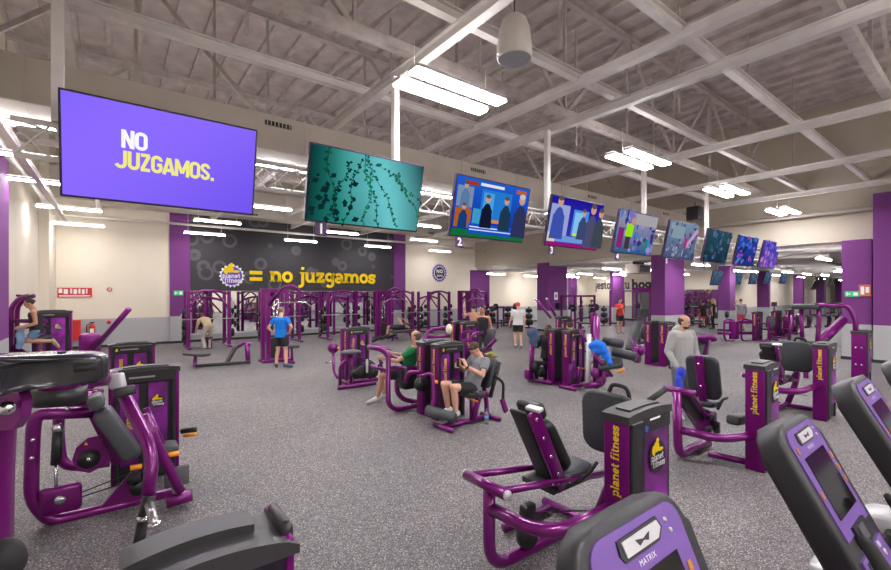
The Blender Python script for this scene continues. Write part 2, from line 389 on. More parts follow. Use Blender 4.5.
emblem(em, (4.2, YB - .06, 2.9), .5, NX, UPZ, mat('badge_violet', (.13, .06, .42), .5))
PBL = mat('badge_violet', (.13, .06, .42), .5)
em = thing('gear_decal', 'violet round gear decal on the cream back wall', 'decal', (15.95, YB - .02, 2.8))
gear(MB(), (15.95, YB - .01, 3.36), .5, .57, 20, .01, NX, UPZ).build('gear_ring', PBL, em)
disc(MB(), (15.95, YB - .025, 3.36), .42, .008, 28).build('badge_rim', WHT, em)
disc(MB(), (15.95, YB - .035, 3.36), .38, .008, 28).build('badge_disc', mat('badge_black', (.02, .018, .025), .5), em)
fonttext('NO', (15.95, YB - .05, 3.36), NX, UPZ, .3, 'badge_lettering', WHT, em, .01, align='CENTER')
fonttext('ZONE', (15.95, YB - .05, 3.14), NX, UPZ, .15, 'badge_lettering', WHT, em, .005, align='CENTER')
t = MB(); DY = V((0, -1, 0)); slabtext(t, '^esto es tu', (31.47, 20.8, 2.43), DY, UPZ, .5, 3.0, .22, .02); slabtext(t, 'hogar!', (31.47, 17.65, 2.43), DY, UPZ, .5, 2.7, .32, .02)
tag(t.build('wall_lettering', mat('navy_lettering', (.02, .02, .035), .5)), 'dark slab-serif Spanish lettering high on the far cream wall', 'lettering')
# dark far mirror strip
fm2 = thing('far_mirror', 'wide mirror on the far wall behind the free weights', 'mirror', (31.48, 13.5, .5))
MB().box((31.45, 11.6, .45), (31.47, 15.2, 2.35)).build('glass', mirm, fm2)

# ---------------------------------------------------------------- roof steel
HB = 5.27
def beam_thing(name, p0, p1, w, h, m, label, group): return tag(MB().beam(p0, p1, w, h).build(name, m), label, 'beam', group)
for i, E in enumerate((-.49, 3.36, 6.87, 10.6, 14.2, 17.8)):
    mb = MB(); mb.beam((E, -12, HB + .02), (E, YB, HB + .02), .13, .02); mb.beam((E, -12, HB + .16), (E, YB, HB + .16), .13, .02); mb.beam((E, -12, HB + .09), (E, YB, HB + .09), .03, .14)
    struct(mb.build('roof_beam_cross', WBEAM))
mb = MB(); mb.beam((6.05, -12, HB + .3), (6.05, YB, HB + .3), .16, .13); struct(mb.build('roof_beam_cross', WBEAM))
for i, D in enumerate((2.69, 4.3, 6.9, -3., -7.)):
    z = HB + .32; mb = MB(); mb.beam((-2, D, z), (XB, D, z), .12, .02); mb.beam((-2, D, z + .13), (XB, D, z + .13), .12, .02); mb.beam((-2, D, z + .065), (XB, D, z + .065), .03, .13)
    struct(mb.build('roof_beam_long', WBEAM))
for i, D in enumerate((1.35, 5.45, 9.7, 14., -5.)):
    mb = MB(); z0, z1 = HB + .45, ZR - .35
    mb.beam((-2, D, z0), (XB, D, z0), .14, .15); mb.beam((-2, D, z1), (XB, D, z1), .14, .15)
    k = 0; x = -2.
    while x < XB - 2.3:
        mb.beam((x, D, z0), (x + 2.3, D, z1), .06, .08) if k % 2 == 0 else mb.beam((x, D, z1), (x + 2.3, D, z0), .06, .08)
        mb.beam((x, D, z0), (x, D, z1), .05, .05, up=(1, 0, 0)); x += 2.3; k += 1
    struct(mb.build('roof_truss', FIRE))
mb = MB()                                       # slim ties hanging between deck and beams
for E in (1.4, 5., 8.6, 12.2, 15.8):
    for D in (3.87, 6.2, 8.6): mb.beam((E, D, HB + .3), (E, D, ZR), .04, .04, up=(1, 0, 0))
struct(mb.build('roof_tie_rods', FIRE))
# ducts along the hall
def duct(name, D, z0, z1, dep, label, ratio_v, zv, x1=XB, stp=4.8):
    t = thing(name, label, 'duct', (8, D, z0)); mb = MB(); mb.box((-2, D, z0), (x1, D + dep, z1), .01, 1); mb.build('casing', DUCT, t)
    x = -1.
    while x < x1: MB().box((x, D - .012, z0 - .006), (x + .03, D + dep, z1 + .006)).build('joint_flange', DUCT, t); x += 1.9
    x = ratio_v
    gr = mat('dark_grille', (.03, .03, .03), .6)
    while x < x1 - 1:
        g = MB(); g.box((x, D - .02, zv), (x + .46, D - .005, zv + .08)); q = g.build('vent_grille', gr, t)
        for k in range(7): MB().box((x + .03 + k * .065, D - .03, zv), (x + .045 + k * .065, D - .02, zv + .08)).build('louvre', DUCT, q)
        x += stp
duct('air_duct', 8., CZ + 2.55, CZ + 3.18, .8, 'large cream rectangular air duct with grilles above the hanging screens', 2.1, CZ + 2.98)
duct('air_duct', 19.6, 5.35, 6.45, .9, 'deep cream air duct along the top of the back wall', -.3, 5.42, 18.4, 2.35)
o = MB().tube([(-1.9, 20.2, CZ + 2.77), (18.6, 20.2, CZ + 2.77)], .05).build('ceiling_pipe', WBEAM); tag(o, 'thin white pipe running below the back wall duct', 'pipe')
o = MB().tube([(-1.75, 20., 5.0), (-1.75, 3, 5.0)], .06).tube([(-1.5, 20., 5.05), (-1.5, 3, 5.05)], .035).build('ceiling_pipe', WBEAM); tag(o, 'pair of white pipes running along the left wall', 'pipe')
o = MB().beam((-1.3, 3, 4.5), (-1.3, 19, 4.5), .1, .04).build('cable_tray', WBEAM); tag(o, 'white cable tray high beside the left wall pipes', 'cable tray')
o = MB().tube([(XB - .3, -3, 4.75), (XB - .3, 12, 4.75)], .07).build('ceiling_pipe', DUCT); tag(o, 'cream pipe running across the right hand bulkhead wall', 'pipe')
# low hall services
for (x0, y0, x1, y1, z, r_) in ((20.6, 4, 20.6, 8.5, 3.5, .06), (23, -4, 23, 3, 3.5, .08), (24, 8.2, 33, 8.2, 3.52, .06), (24, 5, 60, 5, 3.5, .08)):
    o = MB().tube([(x0, y0, z), (x1, y1, z)], r_).build('service_pipe', DUCT); tag(o, 'cream service pipe under the low hall ceiling', 'pipe', 'service pipes under the low ceiling')

# ---------------------------------------------------------------- hanging screens
TZ, TD, TW, TH = 3.475, 5.2, 1.64, .92
vc = bpy.data.materials.new('screen_picture'); vc.use_nodes = True; nt = vc.node_tree
for n in list(nt.nodes): nt.nodes.remove(n)
at = nt.nodes.new('ShaderNodeVertexColor'); at.layer_name = 'Col'; emn = nt.nodes.new('ShaderNodeEmission'); ou = nt.nodes.new('ShaderNodeOutputMaterial')
emn.inputs['Strength'].default_value = 2 ** -EXPO
nt.links.new(at.outputs['Color'], emn.inputs['Color']); nt.links.new(emn.outputs[0], ou.inputs['Surface'])
def picture(parent, org, u, v, W, H, shapes, grad):
    """what a screen shows: gradient grid plus flat coloured shapes; 0..1 coordinates"""
    bm = bmesh.new(); cl = bm.loops.layers.float_color.new('Col'); n = u.cross(v); off = wloc(parent)
    def put(pts, cols, e):
        vs = [bm.verts.new(V(org) + u * (p[0] - .5) * W + v * (p[1] - .5) * H + n * e - off) for p in pts]
        try: f = bm.faces.new(vs)
        except ValueError: return
        for l, c in zip(f.loops, cols): l[cl] = (*c, 1)
    G = 16
    for i in range(G):
        for j in range(10):
            q = [(i / G, j / 10), ((i + 1) / G, j / 10), ((i + 1) / G, (j + 1) / 10), (i / G, (j + 1) / 10)]
            put(q, [grad(*p) for p in q], 0)
    e = .0012
    for pts, c in shapes: put(pts, [c] * len(pts), e); e += .00025
    me = bpy.data.meshes.new('picture'); bm.to_mesh(me); bm.free(); return link('picture', me, vc, parent)
def rect(x0, y0, x1, y1, c): return ([(x0, y0), (x1, y0), (x1, y1), (x0, y1)], srgb(*c))
def blob(cx, cy, rx, ry, c, n=12): return ([(cx + rx * math.cos(2 * math.pi * i / n), cy + ry * math.sin(2 * math.pi * i / n)) for i in range(n)], srgb(*c))
def man(x, y, s, suit, skin=(205, 150, 130), hair=(90, 80, 75)):
    return [blob(x, y + .05 * s, .075 * s, .2 * s, suit), ([(x - .1 * s, y - .3 * s), (x + .1 * s, y - .3 * s), (x + .085 * s, y + .12 * s), (x - .085 * s, y + .12 * s)], srgb(*suit)),
            blob(x, y + .34 * s, .042 * s, .08 * s, skin), blob(x, y + .4 * s, .042 * s, .045 * s, hair)]
def lerp(a, b, t): return tuple(x + (y - x) * t for x, y in zip(a, b))
def vines():
    R = random.Random(3); sh = []
    def leaf(x, y, a, s, c):
        d, p = (math.cos(a) * s, math.sin(a) * s * 1.6), (-math.sin(a) * s * .4, math.cos(a) * s * .6)
        sh.append(([(x, y), (x + d[0] * .5 + p[0], y + d[1] * .5 + p[1]), (x + d[0], y + d[1]), (x + d[0] * .5 - p[0], y + d[1] * .5 - p[1])], srgb(*c)))
    for (x0, y0, x1, y1, cc) in ((.42, .98, .62, .02, (20, 90, 70)), (.46, .95, .8, .03, (18, 80, 66)), (.38, .9, .3, .0, (12, 50, 45)), (.3, .85, .15, .1, (10, 40, 38)), (.55, .9, 1., .45, (25, 80, 60)), (.1, .98, .22, .1, (14, 60, 50)), (.5, .8, .45, .0, (20, 100, 80)), (.7, .8, .98, .2, (30, 90, 60))):
        K = 16; pr = None
        for k in range(K + 1):
            t = k / K; x = x0 + (x1 - x0) * t + .02 * math.sin(t * 9 + x0 * 20); y = y0 + (y1 - y0) * t
            if pr: sh.append(([(pr[0] - .003, pr[1]), (pr[0] + .003, pr[1]), (x + .003, y), (x - .003, y)], srgb(*cc)))
            for _ in range(2): leaf(x, y, R.uniform(0, 6.28), R.uniform(.015, .038), tuple(int(c * R.uniform(.8, 1.5)) for c in cc))
            pr = (x, y)
    for k in range(26): leaf(R.uniform(.02, .35), R.uniform(.05, .6), R.uniform(0, 6.28), R.uniform(.03, .09), (12, 42, 44))
    return sh
def studio(bg1, bg2, men, extra):
    sh = list(extra)
    for m_ in men: sh += man(*m_)
    return sh
SCR = []
SCR.append((lambda x, y: lerp(srgb(112, 84, 238), srgb(140, 108, 255), .5 + .5 * math.sin(2 + x * 2.2 - y * 1.5)), []))
SCR.append((lambda x, y: lerp(lerp(srgb(8, 48, 50), srgb(35, 135, 125), max(0, 1 - abs(x - .32) * 3)), srgb(105, 195, 200), max(0, min(1, 1.15 - 2.4 * abs(x - .66 - .15 * (.5 - y)) - .2 * abs(y - .5)))), vines()))
SCR.append((lambda x, y: lerp(srgb(12, 40, 150), srgb(30, 90, 200), y), studio(0, 0, [(.42, .42, .8, (18, 24, 45)), (.68, .42, .85, (30, 55, 80)), (.12, .66, .6, (90, 120, 160)), (.12, .3, .6, (20, 60, 120)), (.9, .4, 1.1, (45, 50, 90), (200, 150, 135), (190, 190, 195))],
    [rect(0, 0, 1, .12, (20, 105, 60)), rect(.33, .3, .75, .85, (35, 120, 205)), rect(.36, .4, .5, .8, (70, 160, 225)), rect(.02, .5, .22, .85, (120, 140, 170)), rect(.02, .15, .22, .48, (170, 90, 30)), rect(.24, .22, .34, .5, (60, 150, 200)), rect(.3, .9, .62, .95, (225, 225, 235)), rect(.1, .88, .27, .95, (150, 60, 30)), rect(.8, .88, .95, .95, (190, 90, 40)), rect(.2, .06, .85, .24, (20, 80, 190)), rect(.22, .17, .6, .19, (220, 225, 240)), rect(.22, .12, .8, .14, (200, 215, 240)), rect(.5, .28, .62, .34, (215, 130, 60))])))
SCR.append((lambda x, y: lerp(srgb(60, 60, 170), srgb(30, 20, 150), y), studio(0, 0, [(.15, .5, 1.2, (60, 80, 170)), (.8, .42, 1.3, (75, 75, 110)), (.62, .45, .9, (60, 70, 110)), (.97, .4, 1.2, (60, 70, 80))],
    [rect(0, .1, .34, .85, (150, 160, 215)), rect(.42, .25, .72, .8, (70, 140, 225)), rect(.45, .28, .6, .75, (130, 190, 235)), rect(.0, .0, 1, .07, (150, 20, 110)), rect(.15, .09, .85, .22, (110, 150, 215)), rect(.0, .08, .14, .28, (210, 200, 180)), rect(.45, .24, .62, .3, (190, 220, 60))])))
def crowd(seed, pal, bg):
    R = random.Random(seed); sh = []
    for k in range(60): sh.append(blob(R.random() * .96 + .02, R.random() * .96 + .02, R.uniform(.015, .07), R.uniform(.03, .12), R.choice(pal), 8))
    return (lambda x, y: lerp(srgb(*bg[0]), srgb(*bg[1]), y)), sh
g, s_ = crowd(5, [(40, 80, 170), (70, 120, 200), (120, 110, 190), (60, 50, 120), (150, 140, 200)], ((40, 90, 130), (150, 150, 170)))
SCR.append((g, s_ + [rect(.4, .72, .99, .98, (165, 160, 165)), rect(.2, .4, .38, .72, (150, 220, 30)), blob(.35, .78, .05, .1, (190, 140, 120)), rect(.22, .1, .34, .4, (70, 50, 60)), rect(.02, .1, .16, .6, (130, 40, 110)), rect(.75, .12, .82, .4, (30, 130, 120))]))
g, s_ = crowd(8, [(70, 90, 130), (110, 130, 165), (90, 70, 130), (150, 150, 170), (60, 70, 110)], ((70, 80, 120), (120, 140, 160)))
SCR.append((g, s_ + [([(.55, .3), (.65, .3), (1., .85), (.9, .9)], srgb(190, 150, 190)), rect(.1, .55, .5, .9, (130, 150, 165)), rect(.55, .3, .65, .6, (160, 50, 120))]))
SCR.append(crowd(11, [(35, 55, 85), (55, 80, 110), (80, 100, 135), (30, 70, 90)], ((25, 40, 60), (40, 75, 85))))
SCR.append(crowd(13, [(40, 60, 160), (60, 100, 200), (150, 70, 170), (30, 40, 90), (60, 130, 190)], ((30, 50, 120), (40, 60, 150))))
SCR.append(crowd(17, [(60, 50, 160), (130, 80, 190), (90, 110, 200), (180, 120, 190)], ((110, 70, 160), (40, 60, 180))))
SLAB = ['huge screen with violet NO JUZGAMOS slogan, leftmost of the hanging screens', 'screen showing green vines under teal water above the sign numbered 1', 'screen showing a blue televised studio with several presenters above the sign numbered 2', 'screen showing a blue debate with standing suited men above the sign numbered 3',
        'hanging screen showing a figure in lime green among a blue crowd', 'hanging screen with hazy blue grey scene, next after the lime green figure', 'dim dark teal hanging screen in the row, before the final two', 'hanging screen with vivid blue picture and pink patch', 'small violet and blue screen ending the hanging row']
BEZ = mat('screen_bezel', (.02, .008, .04), .4)
th = math.radians(12)
def screen(i, t, D, z, W, H, name, label, group, num=None, shapes=None, tilt=th, u=NX):
    vv = V((0, -math.sin(tilt), math.cos(tilt))); n = u.cross(vv)
    c = V((t, D, z)); r = thing(name, label, 'screen', c - vv * H / 2, group)
    MB().obox(c - n * .035, (W + .03, H + .03, .06), (u, vv, n), .008, 1).build('bezel', BEZ, r)
    g, sh = shapes; picture(r, c + n * -.0, u, vv, W - .01, H - .01, sh, g)
    if name == 'hanging_screen':
        k = MB(); k.obox(c - n * .11, (.5, .3, .09), (u, vv, n), .01, 1); k.beam(c - n * .12, c - n * .12 + V((0, .1, .35)), .06, .06, up=(0, 1, 0)); k.build('bracket', BLK, r)
    return r, c, vv, n
for i in range(9):
    t = .43 + 2.262 * i
    r, c, vv, n = screen(i, t, TD, TZ, TW, TH, 'hanging_screen', SLAB[i], 'screens hanging in a row from the truss', None, SCR[i])
    for q in r.children:
        if q.name.startswith('picture'): q.location = n * .002
    if i == 0:
        wl = mat('screen_white', (0, 0, 0), .6, emit=(.93, .93, .95), estr=2 ** -EXPO); yl = mat('screen_yellow', (0, 0, 0), .6, emit=(.87, .8, .22), estr=2 ** -EXPO)
        captext('NO', c - NX * .385 + vv * .045 + n * .01, NX, vv, .17, .21, 'slogan_white', wl, r)
        captext('JUZGAMOS.', c - NX * .425 - vv * .15 + n * .01, NX, vv, .17, .85, 'slogan_yellow', yl, r)
    if 1 <= i <= 6:
        b = c - vv * (TH / 2 + .09) - NX * .62; s = thing('number_sign', 'small dark violet sign numbered %d hanging below a screen' % i, 'sign', b - V((0, 0, .08)), 'number signs under the screens')
        MB().obox(b, (.15, .02, .18), None, .004, 1).build('plate', mat('sign_violet', (.06, .012, .09), .5), s)
        fonttext(str(i), b + V((0, -.013, -.06)), NX, UPZ, .17, 'numeral', WHT, s, .006, align='CENTER')
# lighting truss behind the screens
tr = thing('lighting_truss', 'white triangulated steel truss carrying the hanging screens', 'truss', (9, TD + .4, 3.4))
x0, x1 = -.75, 18.6; a, b_, cc = (TD + .26, 3.70), (TD + .54, 3.70), (TD + .4, 3.40)
mb = MB()
for (y, z) in (a, b_, cc): mb.tube([(x0, y, z), (x1, y, z)], .024, n=8)
mb.build('chord', WBEAM, tr); mb = MB(); k = 0; x = x0
while x < x1 - .3:
    for (p, q) in ((a, cc), (cc, b_), (b_, a)):
        s0, s1 = (p, q) if k % 2 else (q, p); mb.tube([(x, *s0), (x + .28, *s1)], .011, n=6)
    x += .28; k += 1
mb.build('lacing', WBEAM, tr)
for E in (-.43, 3.25, 6.66, 10.3, 13.9):
    o = MB().beam((E, TD + .26, 3.726), (E, TD + .26, HB), .09, .09, up=(1, 0, 0)).build('hanger_post', WBEAM); tag(o, 'white square post dropping from roof beam to the truss', 'post', 'posts holding the lighting truss')
# pendant speaker
c = P(514.5, 40, w=4.3); sp = thing('pendant_speaker', 'white bell-shaped pendant loudspeaker hanging near the roof beams', 'speaker', c - V((0, 0, .22)))
MB().lathe(c, [(.02, .24), (.07, .235), (.12, .19), (.15, .1), (.172, -.05), (.178, -.14), (.17, -.19), (.162, -.195)]).build('housing', mat('speaker_white', (.62, .58, .53), .5), sp)
MB().lathe(c, [(.0, -.19), (.1, -.2), (.162, -.195)]).build('grille', mat('speaker_grille', (.42, .42, .45), .5, bump=.5, bscale=200), sp)
MB().tube([c + V((0, 0, .23)), c + V((0, 0, .5)), V((c.x, c.y, HB + .6))], .008, n=6).build('cable', BLK, sp)

# ---------------------------------------------------------------- lamps
LAMP = mat('led_diffuser', (.9, .9, .9), .5, emit=(1., .965, .985), estr=34.)
LAMPL = mat('led_diffuser_low', (.9, .9, .9), .5, emit=(1., .965, .985), estr=40.)
UPL = mat('added_uplight_glow', (.9, .9, .9), .5, emit=(1., .95, .92), estr=3.)  # upward glow added to the lamp tops to brighten the dark roof
HOUS = mat('lamp_housing', (.6, .6, .6), .4)
nl = [0]
def lamp(x, y, z, L=1.5, double=False, label=None, group=None, hang=True, wd=.14, lm=None):
    r = thing('ceiling_lamp', label or 'slim white linear ceiling lamp hanging in a row over the gym floor', 'lamp', (x, y, z - .03), group or 'linear lamps over the gym floor')
    for dy in ((-.19, .19) if double else (0,)):
        MB().box((x - L / 2, y + dy - wd / 2, z), (x + L / 2, y + dy + wd / 2, z + .05), .008, 1).build('housing', HOUS, r)
        MB().box((x - L / 2 + .02, y + dy - wd / 2 + .008, z - .028), (x + L / 2 - .02, y + dy + wd / 2 - .008, z + .002)).build('diffuser', lm or LAMP, r)
        MB().box((x - L / 2 + .02, y + dy - wd / 2 + .02, z + .05), (x + L / 2 - .02, y + dy + wd / 2 - .02, z + .058)).build('added_glow_strip', UPL, r)  # added glowing strip, lights the roof from below
    if hang:
        top = HB if z > 4 else 3.6
        for s in (-.4, .4): MB().tube([(x + s * L, y, z + .04), (x + s * L, y, top)], .006, n=5).build('suspension_cable', WBEAM, r)
ORD = ['nearest', 'second', 'third', 'furthest']
DL = ['big bright double lamp, largest lamp, above the second and third screens', 'bright double lamp above the debate screen, right of the pendant speaker', 'bright double lamp hanging left of the cream bulkhead corner', 'smallest bright double lamp, just in front of the cream bulkhead']
for i, t in enumerate((3.55, 8.3, 12.7, 17.3)): lamp(t, 4.5, CZ + 2.66, 1.5, True, DL[i], 'double lamps between the beams', wd=.2)
def prow(D, H, pxs):
    for p in pxs:
        q = P(p, HY - 1, Y=D); lamp(q.x, D, CZ + H, 1.5)
prow(8.9, 2.5, [25, 155, 270, 360, 440, 505, 560]); prow(10.9, 2.5, [40, 180, 300, 400, 476])
prow(13.2, 2.5, [38, 150, 266, 352, 424, 480]); prow(16.9, 2.5, [70, 218, 342, 424]); prow(20., 2.42, [78, 205, 301, 378, 440])
# unseen rows added behind and beside the viewer for even lighting
for yy in (-9.5, -5., -.5):
    for xx in (1., 5.5, 10., 14.5): lamp(xx, yy, CZ + 2.66, 1.5, True, 'unseen double lamp added over the hall behind the cardio row', 'added double lamps over the cardio zone', wd=.2)
def low(px, py, L=1.5):
    q = P(px, py, z=3.3); lamp(q.x, q.y, 3.3, L, label='short bright lamp added under the low hall ceiling', group='lamps under the low ceiling', lm=LAMPL)
for a_ in ((612, 269), (585, 274), (572, 277), (600, 278), (701, 265), (496, 274), (532, 276), (824, 259), (788, 272), (807, 274), (825, 275), (640, 279), (650, 270), (740, 271), (842, 270)): low(*a_)
for a_ in ((21, 6), (21, 1), (24.5, 14), (29, 9), (24, 18), (33, 2), (40, 8), (40, 2), (48, 6), (56, 6), (64, 6), (27, 16), (29.5, 13), (36, 9.8), (42, 9.8), (48, 9.8), (55, 9.8), (33, 6)): lamp(a_[0], a_[1], 3.35, label='short bright lamp added under the low hall ceiling', group='lamps under the low ceiling', lm=LAMPL)  # added lamps; the far ones brighten the dim end of the low hall
# second run of small screens in the low hall
for i, (px, py, wpx) in enumerate(((717, 272, 9), (726, 273, 9), (738, 272, 11), (754, 272, 11), (768, 272, 12), (784, 272, 12))):
    c = P(px, py + 6, w=23.5 + i * 1.2); H_ = .78; vvv = V((0, -math.sin(th), math.cos(th)))
    r = thing('small_screen', ['slim screen with dark picture, leftmost below the long rail', 'slim screen with teal picture below the long rail', 'slim screen with grey blue picture beside the purple column', 'dark blue slim screen over the purple tower row', 'bright blue slim screen before the wall column', 'grey violet slim screen against the cream side wall'][i], 'screen', c - V((0, 0, .4)), 'small screens in the low hall')
    W_ = 1.25; n = NX.cross(vvv)
    MB().obox(c - n * .03, (W_ + .03, H_ + .03, .05), (NX, vvv, n), .006, 1).build('bezel', BEZ, r)
    g, sh = crowd(30 + i, [(50, 60, 90), (60, 90, 120), (90, 90, 120), (100, 120, 130)], ((40, 55, 85), (70, 95, 115))); picture(r, c + n * .003, NX, vvv, W_, H_, sh, g)
    MB().beam(c - n * .05 + V((0, 0, .1)), V((c.x, c.y, 3.6)) - n * .05, .04, .04, up=(1, 0, 0)).build('drop_rod', BLK, r)
for i, (px, py, w_) in enumerate(((815, 285, 33), (822, 277, 36), (831, 283, 42), (837, 280, 45))):
    c = P(px, py, w=w_); r = thing('wall_screen', ['dark switched-off screen mounted on the far purple column', 'dark screen behind the first column screen', 'dark switched-off screen between far purple columns', 'small dark screen beside the big purple wall'][i], 'screen', c - V((0, 0, .4)), 'dark screens on the far columns')
    MB().obox(c, (1.2, .06, .75), (NX, V((0, 1, 0)), V((.0, -.35, .94)).normalized()), .01, 1).build('panel', BLK, r)
    MB().beam(c, (c.x, c.y, 3.6), .05, .05, up=(1, 0, 0)).build('drop_rod', BLK, r)
# signs and wall fittings
def sign(name, c, W, H, m, label, u=NX, marks=(), t=.02, fm=WHT, txt=None):
    r = thing(name, label, 'sign', V(c) - V((0, 0, H / 2))); n = u.cross(UPZ)
    MB().obox(V(c), (W, t, H), (u, n, UPZ), .004, 1).build('panel', m, r)
    mb = MB()
    for (x0, y0, x1, y1) in marks:
        q = V(c) + n * (t / 2 + .003); mb.poly([q + u * (x0 - .5) * W + UPZ * (y0 - .5) * H, q + u * (x1 - .5) * W + UPZ * (y0 - .5) * H, q + u * (x1 - .5) * W + UPZ * (y1 - .5) * H, q + u * (x0 - .5) * W + UPZ * (y1 - .5) * H])
    if marks: mb.build('pictogram', fm, r)
    return r
ARR = [(.1, .4, .4, .6), (.12, .5, .2, .8), (.12, .2, .2, .5), (.6, .2, .9, .8)]
c = P(75, 292.5, Y=YB - .03); s = sign('fire_notice', c, 1.0, .36, RED, 'wide red notice with white pictograms on the back wall', marks=[(.04, .45, .14, .9), (.18, .35, .3, .85), (.36, .4, .42, .9), (.46, .35, .56, .85), (.6, .4, .66, .9), (.7, .35, .78, .85), (.82, .4, .86, .9), (.05, .08, .95, .2)])
c = P(178.5, 293, Y=YB - .15); sign('exit_sign', c, .34, .2, GRN, 'small green exit sign on the purple pilaster beside the mural', marks=ARR)
c = P(852, 294, X=XB - .38); sign('exit_sign', c, .34, .17, GRN, 'green exit arrow sign on the big purple column', u=V((0, -1, 0)), marks=ARR)
c = P(865, 290.5, X=XB - .38); sign('fire_notice', c, .28, .36, mat('orange_red_sign', (.62, .13, .06), .5), 'orange red fire equipment notice beside the exit arrow', u=V((0, -1, 0)), marks=[(.15, .15, .45, .85), (.55, .3, .85, .8)])
c = P(556, 296, Y=P(547.5, 294, X=XB).y - .02); sign('paper_notice', c, .3, .42, WHT, 'white paper notice on the purple column', marks=[(.3, .3, .7, .7)], fm=BLK)
c = P(109.5, 289.5, Y=YB - .05); r = thing('alarm_sounder', 'small round red alarm sounder on the cream wall', 'alarm', c - V((0, 0, .08))); MB().cyl(c, (0, 1, 0), .08, .06).build('housing', RED, r); MB().cyl(c - V((0, .04, 0)), (0, 1, 0), .05, .03).build('lens', WHT, r)
c = P(109, 322, Y=YB - .05); tag(MB().cyl(c, (0, 1, 0), .07, .06).build('call_point', RED), 'small red call point on the grey wall band', 'alarm')
c = P(75.5, 331, Y=YB - .2); r = thing('hose_cabinet', 'tall red fire hose cabinet against the grey wall band', 'cabinet', (c.x, c.y, .55)); MB().box((c.x - .15, c.y - .1, .35), (c.x + .15, YB - .02, 1.1), .01, 1).build('body', RED, r); MB().box((c.x + .1, c.y - .12, .7), (c.x + .12, c.y - .1, .8)).build('handle', CHR, r)
c = P(92, 330, Y=YB - .15); r = thing('fire_extinguisher', 'red fire extinguisher hanging on the grey wall band', 'extinguisher', c - V((0, 0, .27)))
MB().lathe(c, [(.0, -.27), (.09, -.26), (.1, -.22), (.1, .12), (.07, .2), (.03, .23), (.03, .27)]).build('cylinder', RED, r); MB().box(c + V((-.06, -.02, .27)), c + V((.08, .02, .31)), .005, 1).build('lever', BLK, r)
MB().tube([c + V((-.03, 0, .27)), c + V((-.16, -.02, .2)), c + V((-.15, -.02, -.1))], .014, fil=.1).build('hose', BLK, r); MB().box(c + V((-.06, -.105, -.1)), c + V((.06, -.098, .06))).build('sticker', WHT, r)
c = P(254.5 / 1, 0 + 335, w=12) # (kept for scale)
c = P(695, 214, w=15); r = thing('wall_speaker', 'black box loudspeaker hung under the beams above the screens', 'speaker', c - V((0, 0, .25))); MB().box(c + V((-.22, -.2, -.24)), c + V((.22, .2, .24)), .02).build('cabinet', BLK, r); MB().tube([c, V((c.x, c.y, HB))], .015).build('yoke', BLK, r)
c = P(641, 269, w=21); r = thing('air_conditioner', 'white framed ceiling cassette with dark grille in the low hall', 'air conditioner', c - V((0, 0, .2))); MB().box(c + V((-.55, -.2, -.22)), c + V((.55, .5, .22)), .02).build('casing', DUCT, r); MB().box(c + V((-.45, -.215, -.15)), c + V((.45, -.195, .15))).build('grille', BLK, r); MB().box(c + V((-.5, .1, .2)), V((c.x + .5, c.y + .14, 3.64))).build('hanger', BLK, r)
c = P(558.5, 305.5, Y=P(547.5, 294, X=XB).y - .1); tag(MB().box(c - V((.16, .09, .16)), c + V((.16, .09, .16)), .02).build('column_speaker', BLK), 'small black box fixed to the purple column below the notice', 'speaker')
# ---------------------------------------------------------------- camera and world
cam = bpy.data.cameras.new('camera'); co = bpy.data.objects.new('camera', cam); C.objects.link(co)
cam.sensor_width = 36; cam.lens = F / 891 * 36; cam.shift_y = 8 / 891; cam.clip_start = .02; cam.clip_end = 200
co.location = (0, 0, CZ); co.rotation_euler = (math.pi / 2, 0, math.atan2(FY, FX) - math.pi / 2)
bpy.context.scene.camera = co
wd = bpy.data.worlds.new('world'); bpy.context.scene.world = wd; wd.use_nodes = True; wd.node_tree.nodes['Background'].inputs[0].default_value = (.8, .8, .85, 1); wd.node_tree.nodes['Background'].inputs[1].default_value = .25
sc = bpy.context.scene; sc.view_settings.view_transform = 'Standard'; sc.view_settings.look = 'None'; sc.view_settings.gamma = 1; sc.view_settings.exposure = EXPO
sc.cycles.use_denoising = True; sc.cycles.max_bounces = 8; sc.cycles.diffuse_bounces = 4
